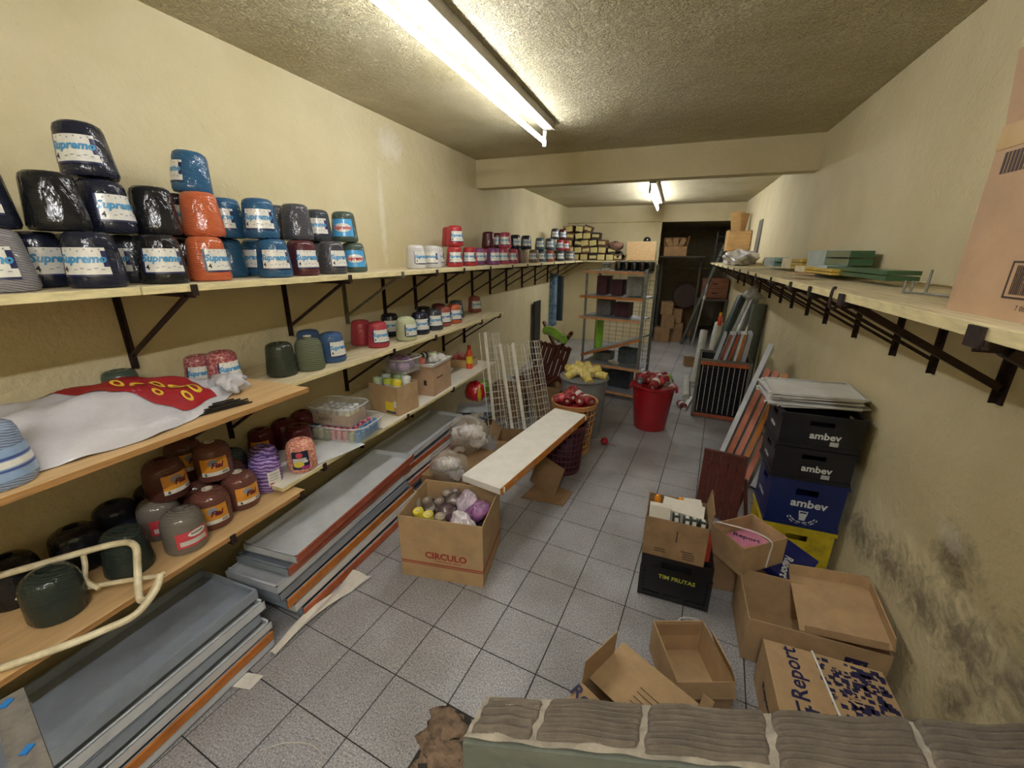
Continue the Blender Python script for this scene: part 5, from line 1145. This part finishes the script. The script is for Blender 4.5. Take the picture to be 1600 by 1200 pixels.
for x, y, s in ((.08, -.02, .06), (.02, -.03, .04), (.15, .06, .03), (.05, .11, .03)):
    a = MB()
    for q in (-1, 1): a.bar((x-s*.5, y, .2472), (x-s*.1, y+q*s*.42, .2472), .008, .0006)
    a.bar((x-s*.5, y, .2472), (x+s*.5, y, .2472), .008, .0006); mk('arrow_print', a, card, t)
mk('white_strap', MB().tube([(-.03, .167, .02), (-.03, .167, .249), (-.005, -.167, .249), (-.005, -.167, .02)], .005, 5), M('strap_white', 'e2e0da', .5), t); mk('print_plate', MB().box((-.10, -.14, .2458), (.05, .04, .0008)), ink_nv, t)
# middle small open carton and the left folded one
t = carton('small open carton in the middle of the floor before the low wall', .25, .31, .19, (.265, 1.64, .003), .37, [('r', -20, .09, (.0, .6)), ('f', 160, .07)], card)
mk('inner_fold', MB().box((0, .148, .14), (.22, .004, .07)), card_in, t)
mk('white_string', MB().tube(smooth_path([(.0, .16, .18), (.05, .20, .16), (.15, .21, .12), (.165, .14, .06), (.14, .08, .03)]), .0035, 6), M('strap_white', 'e2e0da', .5), t)
t = carton('tilted paper carton with upright flap, left of the low wall boxes', .40, .29, .245, (.075, 1.29, .003), -.50, [('l', -4, .13, (.25, 1)), ('b', -92, .24, (.12, 1)), ('f', 95, .16), ('b', 20, .05, (.0, .12))], card)
text('Report', .075, ink_nv, t, (-.10, -.188, .252), (0, 0, .0), bold=.0016)
mk('print_line', MB().box((.05, .02, .2535), (.16, .003, .0006)).box((.05, -.005, .2535), (.16, .003, .0006)).box((.05, -.03, .2535), (.16, .003, .0006)).box((.05, -.055, .2535), (.16, .003, .0006)), pbrown, t)
# ------------------------------------------------------------------ items on the right shelf
t = carton('tall carton with bar code on the right shelf, cut by the frame', .52, .34, .42, (.852, 1.165, 1.79), -PI/2+.05, [('f', 7, .15), ('l', 36, .10, (.1, .9)), ('r', 4, .16)], M('cardboard_tall', 'b8997a', .8, var=.08, vs=5))
bc = MB(); rnd = random.Random(3)
for k in range(26): bc.box((-.075+k*.0050, -.1706, .085), (.0012+.002*rnd.random(), .001, .06))
mk('bar_code', bc, pbrown, t)['kind'] = 'stuff'
mk('code_border', MB().box((-.01, -.1704, .122), (.16, .001, .004)).box((-.01, -.1704, .048), (.16, .001, .004)).box((-.09, -.1704, .085), (.004, .001, .078)).box((.07, -.1704, .085), (.004, .001, .078)), pbrown, t)
text('7 08 41257', .016, pbrown, t, (-.01, -.1706, .028), FR)
bc = MB()
for k in range(14): bc.box((-.22+k*.011, -.1706, .335), (.003+.005*rnd.random(), .001, .045))
mk('bar_code', bc, pbrown, t)['kind'] = 'stuff'
mk('tape_strip', MB().box((0, -.1709, .392), (.52, .001, .05)).box((-.2609, 0, .392), (.001, .34, .05)), tape, t)
Gp = 'wrapped leaflet bundles on the right shelf'
lg = M('leaflet_green', '2e5a38', .4, coat=.5, var=.15); ly = M('leaflet_yellow', 'c8a83c', .45, coat=.3); lt = M('leaflet_teal', '1f7a6a', .35, coat=.5); lb = M('leaflet_paleblue', 'a4bcc0', .35, coat=.6, bump=.3, bs=30); lcr = M('leaflet_cream', 'd8ccaa', .5)
def bundle(label, y0, y1, x, n, m, mband, z0=1.813, dz=.014, frac=.35, w=.12):
    t = thing('leaflet_bundle', label, 'bundle', (x, (y0+y1)/2, z0), 0, Gp); L = y1-y0
    for k in range(n): mk('strip', MB().box((.004*math.sin(k*3), .004*math.cos(k*5), dz*(k+.5)), (w, L, dz*.8)), m, t)
    mk('wrapper', MB().box((0, L/2-L*frac/2, dz*n/2), (w+.01, L*frac, dz*n+.004)), mband, t)
bundle('teal wrapped bundle, farthest on the right shelf', 4.75, 5.6, 1.0, 2, lt, lb, dz=.044, frac=.6)
bundle('yellow strip bundle in cream wrap on the right shelf', 4.05, 4.72, 1.0, 3, ly, lcr, dz=.028, frac=.5)
bundle('tall green leaflet bundle in pale film on the right shelf', 3.15, 4.02, 1.03, 3, lg, lb, dz=.048, frac=.5)
bundle('low yellow strip bundle before the tall green one', 2.95, 3.75, .88, 2, ly, lcr, dz=.018, frac=.3, w=.08)
bundle('low green bundle nearest on the right shelf', 2.36, 3.42, .94, 2, lg, lb, z0=1.815, dz=.024, frac=.22)
tag(mk('cardboard_piece', MB().box((0, 0, .003), (.09, .32, .006)), card, None, (.70, 3.05, 1.816)), 'flat cardboard piece at the seam of the right shelf', 'cardboard')
t = thing('wire_hook', 'upright grey wire display hook on the right shelf', 'hook', (.83, 1.87, 1.793)); mk('base_wire', MB().tube([(.0, .03, .004), (.05, -.25, .004)], .004, 6), galv, t); mk('prong', MB().tube([(0, .03, .004), (0, .03, .085)], .004, 6), galv, t); mk('prong', MB().tube([(-.03, .06, .002), (-.03, .06, .045)], .004, 6), galv, t); mk('prong', MB().tube([(-.045, .075, .002), (-.045, .075, .045)], .004, 6), galv, t); mk('base_wire', MB().tube([(0, .03, .004), (-.045, .075, .004)], .004, 6), galv, t)
t = thing('wire_hook', 'dark hook hanging on the edge of the right shelf', 'hook', (.60, 2.02, 1.755)); mk('bent_rod', MB().tube(smooth_path([(.004, 0, .045), (-.006, 0, .04), (-.008, 0, -.02), (.004, 0, -.035), (.02, 0, -.028)]), .006, 8), rust, t, smooth=True)
# far end of right shelf
wood = M('raw_wood', 'c09a64', .6, var=.15, vs=8, stretch=(1, 1, 5))
t = thing('plastic_heap', 'crumpled clear film at the far end of the right shelf', 'plastic film', (.82, 6.9, 1.787)); mk('film', blob(MB(), (0, 0, .09), (.20, .55, .10), 71, .3, 60, 24, flat=.004), M('white_film', 'c8c6c6', .25, coat=.5, var=.2, vs=12, bump=.8, bs=16), t, smooth='all')
t = thing('foam_block', 'white foam block behind the film on the right shelf', 'foam block', (.98, 7.9, 1.787)); mk('block', MB().box((0, 0, .10), (.28, .7, .2)), M('foam', 'b8b6b4', .8), t, bevel=.01); mk('edge_strip', MB().box((-.145, 0, .10), (.01, .7, .19)), card, t)
t = thing('wooden_box', 'open pale wooden box on the far right shelf', 'wooden box', (.95, 8.5, 1.99)); 
mk('side', MB().box((0, -.2, .17), (.34, .015, .30)), wood, t); mk('side', MB().box((0, .2, .17), (.34, .015, .34)), wood, t); mk('side', MB().box((-.17, 0, .17), (.015, .40, .34)), wood, t); mk('side', MB().box((.17, 0, .17), (.015, .40, .34)), wood, t); mk('base', MB().box((0, 0, .01), (.34, .4, .02)), wood, t)
for k in range(3): tag(mk('wooden_plank', MB().box((0, 0, .30), (.15, .02, .62), rot=(0, .12*(k-1), 0)), wood, None, (.90+.05*k, 8.55+.12*k, 2.03)), ['left', 'middle', 'right'][k]+' plank standing in the far wooden box', 'plank', 'planks in the wooden box')
tag(mk('dark_board', MB().box((0, 0, .32), (.02, .30, .64)), M('dark_grey_board', '6a675e', .7), None, (1.118, 7.6, 1.80), (0, .03, 0)), 'thin grey board leaning on the right wall above the film', 'board')
tag(mk('black_rack', MB().tube([(0, 0, 0), (0, 0, .55)], .012, 6).tube([(.14, 0, 0), (.14, 0, .55)], .012, 6).tube([(0, 0, .1), (.14, 0, .1)], .01, 6).tube([(0, 0, .22), (.14, 0, .22)], .01, 6).tube([(0, 0, .34), (.14, 0, .34)], .01, 6).tube([(0, 0, .46), (.14, 0, .46)], .01, 6), M('black_iron', '1a1a1c', .5), None, (.66, 8.95, 1.79)), 'black iron ladder frame standing at the far right shelf', 'iron frame')
# ------------------------------------------------------------------ back wall shelf and dark recess
board('shelf_board', 'shelf board along the back wall under the shoe boxes', XL+.56, -.40, 9.12, 9.58, 1.80, .03)
bxm = [M('shoe_box_yellow', 'c8bc7c', .6, var=.1), M('shoe_box_brown', '6a4a38', .7), M('shoe_box_dark', '2c2422', .6)]
Gx = 'small boxes piled at the back left'; rnd = random.Random(12)
rows = [(1.802, 7, 0), (1.945, 6, .03), (2.088, 5, .01), (2.231, 4, .04), (2.374, 3, .02)]
for zi, (z, n, off) in enumerate(rows):
    for k in range(n):
        x = XL+.14+off+k*.178
        t = thing('shoe_box', '%s box with yellow end, %s in the %s layer of the back pile' % (['brown', 'dark'][k % 2], ['first', 'second', 'third', 'fourth', 'fifth', 'sixth', 'seventh'][k], ['bottom', 'second', 'third', 'fourth', 'top'][zi]), 'box', (x, 9.34, z), 0, Gx, (0, rnd.uniform(-.10, .10)*(.3+zi*.7), rnd.uniform(-.12, .12)))
        mk('carton_body', MB().box((0, 0, .066), (.160, .30, .130)), bxm[1+k % 2], t); mk('end_label', MB().box((0, -.1515, .066), (.145, .002, .105 if (k+zi) % 3 else .06)), bxm[0], t)
for k, (x, r_) in enumerate([(-1.15, .10), (-.90, .10)]):
    tag(mk('black_bag', blob(MB(), (0, 0, r_*.9), (r_*1.1, .14, r_*.95), 81+k, .15, 24, 14, flat=0), blk, None, (x, 9.32, 1.802), smooth='all'), ['left black plastic bag on the back shelf', 'right black plastic bag on the back shelf'][k], 'plastic bag', 'black bags on the back shelf')
tag(mk('brown_bundle', blob(MB(), (0, 0, 0), (.16, .1, .09), 85, .2), M('brown_paper', '7a5a48', .7, var=.4, vs=16), None, (-1.24, 9.25, 2.09), smooth='all'), 'brown paper bundle on the black bags', 'bundle')
t = thing('plywood_board', 'square plywood board standing on the back shelf', 'board', (-.70, 9.16, 1.802)); mk('board_face', MB().box((0, 0, .19), (.56, .018, .36)), ply, t); mk('edge', MB().box((0, 0, .372), (.56, .02, .006)), pine_edge, t)
tag(mk('black_dome', MB().lathe([(.075, 0), (.08, .02), (.07, .06), (.045, .09), (.001, .10)], 18), blk, None, (-.62, 9.40, 2.175), smooth=True), 'shiny black dome above the plywood board', 'dome')
tag(mk('support_box', MB().box((0, 0, .185), (.3, .16, .37)), card_d, None, (-.62, 9.42, 1.803)), 'brown carton behind the plywood board under the dome', 'carton')
board('shelf_board', 'dark shelf board in the rear recess', -.36, .55, 9.95, 10.45, 1.90, .03, (M('dark_shelf', '4a4438', .7),))
t = carton('wooden crate on the recess shelf', .46, .36, .19, (-.07, 10.2, 1.902), .1, [('r', 10, .22), ('b', -8, .2)], M('crate_pale', 'b08a60', .7))
for k in range(3): tag(mk('wooden_plank', MB().box((0, 0, .15), (.10, .02, .36), rot=(0, .5*(k-1), 0)), wood, None, (-.15+.09*k, 10.2+.04*k, 1.95)), ['left', 'middle', 'right'][k]+' offcut in the recess crate', 'plank', 'offcuts in the recess crate')
for k, x in enumerate((-.3, .5)): tag(mk('shelf_post', MB().box((0, 0, .93), (.04, .04, 1.86)), M('dark_shelf', '4a4438', .7), None, (x, 10.3, .004)), ['left', 'right'][k]+' dark post under the recess shelf', 'post', 'posts under the recess shelf')
tag(mk('grey_rail', MB().bar((-.36, 11.2, 1.62), (1.1, 11.2, 1.62), .03, .03).bar((-.3, 11.2, 1.62), (-.3, 11.2, 0), .03).bar((1.08, 11.2, 1.62), (1.08, 11.2, 0), .03), greyiron), 'grey rail frame across the dark recess', 'rail')
pole = M('grey_pole', '5c605a', .45, metal=.3)
t = thing('leaning_pole', 'long grey square pole leaning in the recess opening', 'pole', (.30, 9.9, .01)); mk('shaft', MB().bar((0, 0, 0), (.56, -.3, 2.1), .06, .05), pole, t); mk('end_cap', MB().bar((.56, -.3, 2.1), (.567, -.304, 2.13), .065, .055), rust, t)
t = thing('leaning_pole', 'thin white pole with white clip leaning in the recess', 'pole', (.52, 9.75, .01)); mk('shaft', MB().tube([(0, 0, 0), (.13, -.2, 1.35)], .018, 8), M('pole_white', '9a9a94', .5), t); mk('clip', MB().tube([(.10, -.155, 1.03), (.106, -.165, 1.10)], .03, 8), M('pole_clip', 'c0c0b8', .5), t)
t = thing('drawer_chest', 'brown wooden chest with two drawers in the recess', 'chest', (.84, 10.3, 1.02)); mk('chest_body', MB().box((0, 0, .21), (.52, .4, .42)), M('brown_wood', '7a4c32', .5, var=.2, stretch=(.6, 4, 4)), t)
for z in (.11, .31): 
    o = mk('drawer', MB().box((0, -.206, z), (.48, .012, .18)), M('brown_wood', '7a4c32', .5), t); mk('handle', MB().box((0, -.217, z), (.10, .012, .02)), rust, o)
tag(mk('dark_table', MB().box((0, 0, .99), (.62, .6, .04)).box((-.28, -.26, .49), (.04, .04, .97)).box((.27, -.26, .49), (.04, .04, .97)).box((-.28, .26, .49), (.04, .04, .97)).box((.27, .26, .49), (.04, .04, .97)), M('dark_shelf', '4a4438', .7), None, (.82, 10.3, .004)), 'dark table under the brown chest in the recess', 'table')
tag(mk('fabric_drum', MB().lathe([(.26, 0), (.28, .03), (.28, .62), (.26, .65)], 24, T=Matrix.Rotation(PI/2, 4, 'X')), M('dark_brown_felt', '3a2a24', .8), None, (.28, 11.0, 1.02), smooth=True), 'big dark round drum on its side in the recess', 'drum')
for k, (x, y, z, w_, h_) in enumerate([(-.12, 10.1, .003, .34, .32), (.12, 10.25, .003, .36, .42), (-.05, 10.12, .325, .28, .30), (.13, 10.3, .43, .26, .30), (.28, 11.0, .003, .5, .72), (-.1, 10.15, .63, .25, .28)]):
    carton(['lower left dark carton in the recess', 'lower right dark carton in the recess', 'second tier left carton in the recess', 'second tier striped carton in the recess', 'tall carton under the drum in the recess', 'topmost carton of the recess pile'][k], w_, .3, h_, (x, y, z), .1*(k % 3-1), (), card_d, True, group='cartons in the recess')
carton('small brown carton on the floor by the rolls', .16, .14, .16, (.42, 7.9, .003), .3, [('l', 60, .06)], card_d)
# ------------------------------------------------------------------ low broken wall in the foreground
mort = M('mortar', '928a7c', .85, var=.15, vs=20, bump=.6, bs=40); render_g = M('grey_render', '666a60', .85, var=.12, vs=9, bump=.3, bs=30); clay = M('clay_block', '60574c', .85, var=.15, vs=16, bump=.4, bs=60)
A, B_, C_, D_ = (-.288, .600), (1.137, 1.066), (1.137, .905), (-.297, .506)
lw = struct('wall_low', MB().prism([A, B_, C_, D_][::-1], -.05, .970), [render_g])
def on_wall(u, v): 
    f = Vector(A).lerp(Vector(B_), u); n_ = Vector(D_).lerp(Vector(C_), u); return f.lerp(n_, v)
mk('mortar_bed', MB().grid(lambda u, v: (*on_wall(u*.998+.001, .02+.96*v), .984+.004*math.sin(40*u)*math.sin(9*v)+.003*math.sin(90*u+20*v)), 120, 14), mort, lw, smooth='all')
for k, (u0, u1, v0, v1) in enumerate([(.008, .088, .10, .88), (.096, .232, .04, .86), (.240, .402, .03, .90), (.412, .600, .03, .92), (.608, .80, .03, .95), (.808, .99, .03, .95)]):
    def bl(a, b, u0=u0, u1=u1, v0=v0, v1=v1, k=k):
        e = min(1, min(a, 1-a)*14); wv = .0014*math.sin(13*b+k)*(1 if a < .5 else -1)
        x = u0+(u1-u0)*a+wv*(0 if .1 < a < .9 else 1); p = on_wall(x, v0+(v1-v0)*b+.02*math.sin(9*a+k))
        zz = .993+.0045*max(-.6, math.sin(b*(50 if k else 24)+.6*math.sin(3*a+k)))*e+.0015*math.sin(60*a+37*b)*math.sin(41*b-50*a)
        if min(a, 1-a) < .001 or min(b, 1-b) < .001: zz = .983
        return (p.x, p.y, zz)
    mk('clay_block', MB().grid(bl, 40, 60), clay, lw, smooth='all')
hx, hy = tile_xy(.5, -2.5); bed = MB().grid(lambda u, v: (hx+.70+.29*((u-.5)*math.cos(TA)+(v-.5)*math.sin(TA)), hy-1.06+.29*(-(u-.5)*math.sin(TA)+(v-.5)*math.cos(TA)), .001+.004*math.sin(23*u+9*v)*math.sin(17*v-5*u)), 16, 16)
t = tag(mk('mortar_rubble', blob(blob(blob(bed, (0, 0, .004), (.085, .06, .014), 91, .3, flat=0), (-.03, -.07, .004), (.06, .05, .014), 92, .3, flat=0), (.04, -.10, .004), (.08, .06, .011), 93, .3, flat=0), M('rubble', '7a6654', .95, var=.3, vs=24, bump=.7, bs=50), None, (-.70, 1.06, -.004), smooth='all'), 'brown mortar rubble on the floor at the end of the low wall', 'rubble')
# desk edge with blue tape at the lower left corner
t = thing('wooden_trestle', 'pale worn plank with blue tape at the lower left corner', 'plank', (-1.75, .28, .0), 0)
a, b_ = Vector((-1.78, .245, .86)), Vector((-1.02, .185, .86))
mk('plank', MB().bar(Vector((-1.36, .232, .905))-Vector((-1.75, .28, 0)), Vector((-1.06, .165, .905))-Vector((-1.75, .28, 0)), .05, .03), M('worn_plank', '6e6a64', .7, var=.2, vs=30), t)
mk('support', MB().bar(Vector((-1.10, .14, 0))-Vector((-1.75, .28, 0)), Vector((-1.10, .14, .89))-Vector((-1.75, .28, 0)), .04, .04), M('worn_plank', '8a8680', .7), t)
for p in ((-1.335, .222, .922), (-1.16, .19, .922)): mk('blue_tape', MB().box(Vector(p)-Vector((-1.75, .28, 0)), (.014, .02, .004), rot=(0, 0, .5)), M('blue_tape', '2a78c0', .4), t)
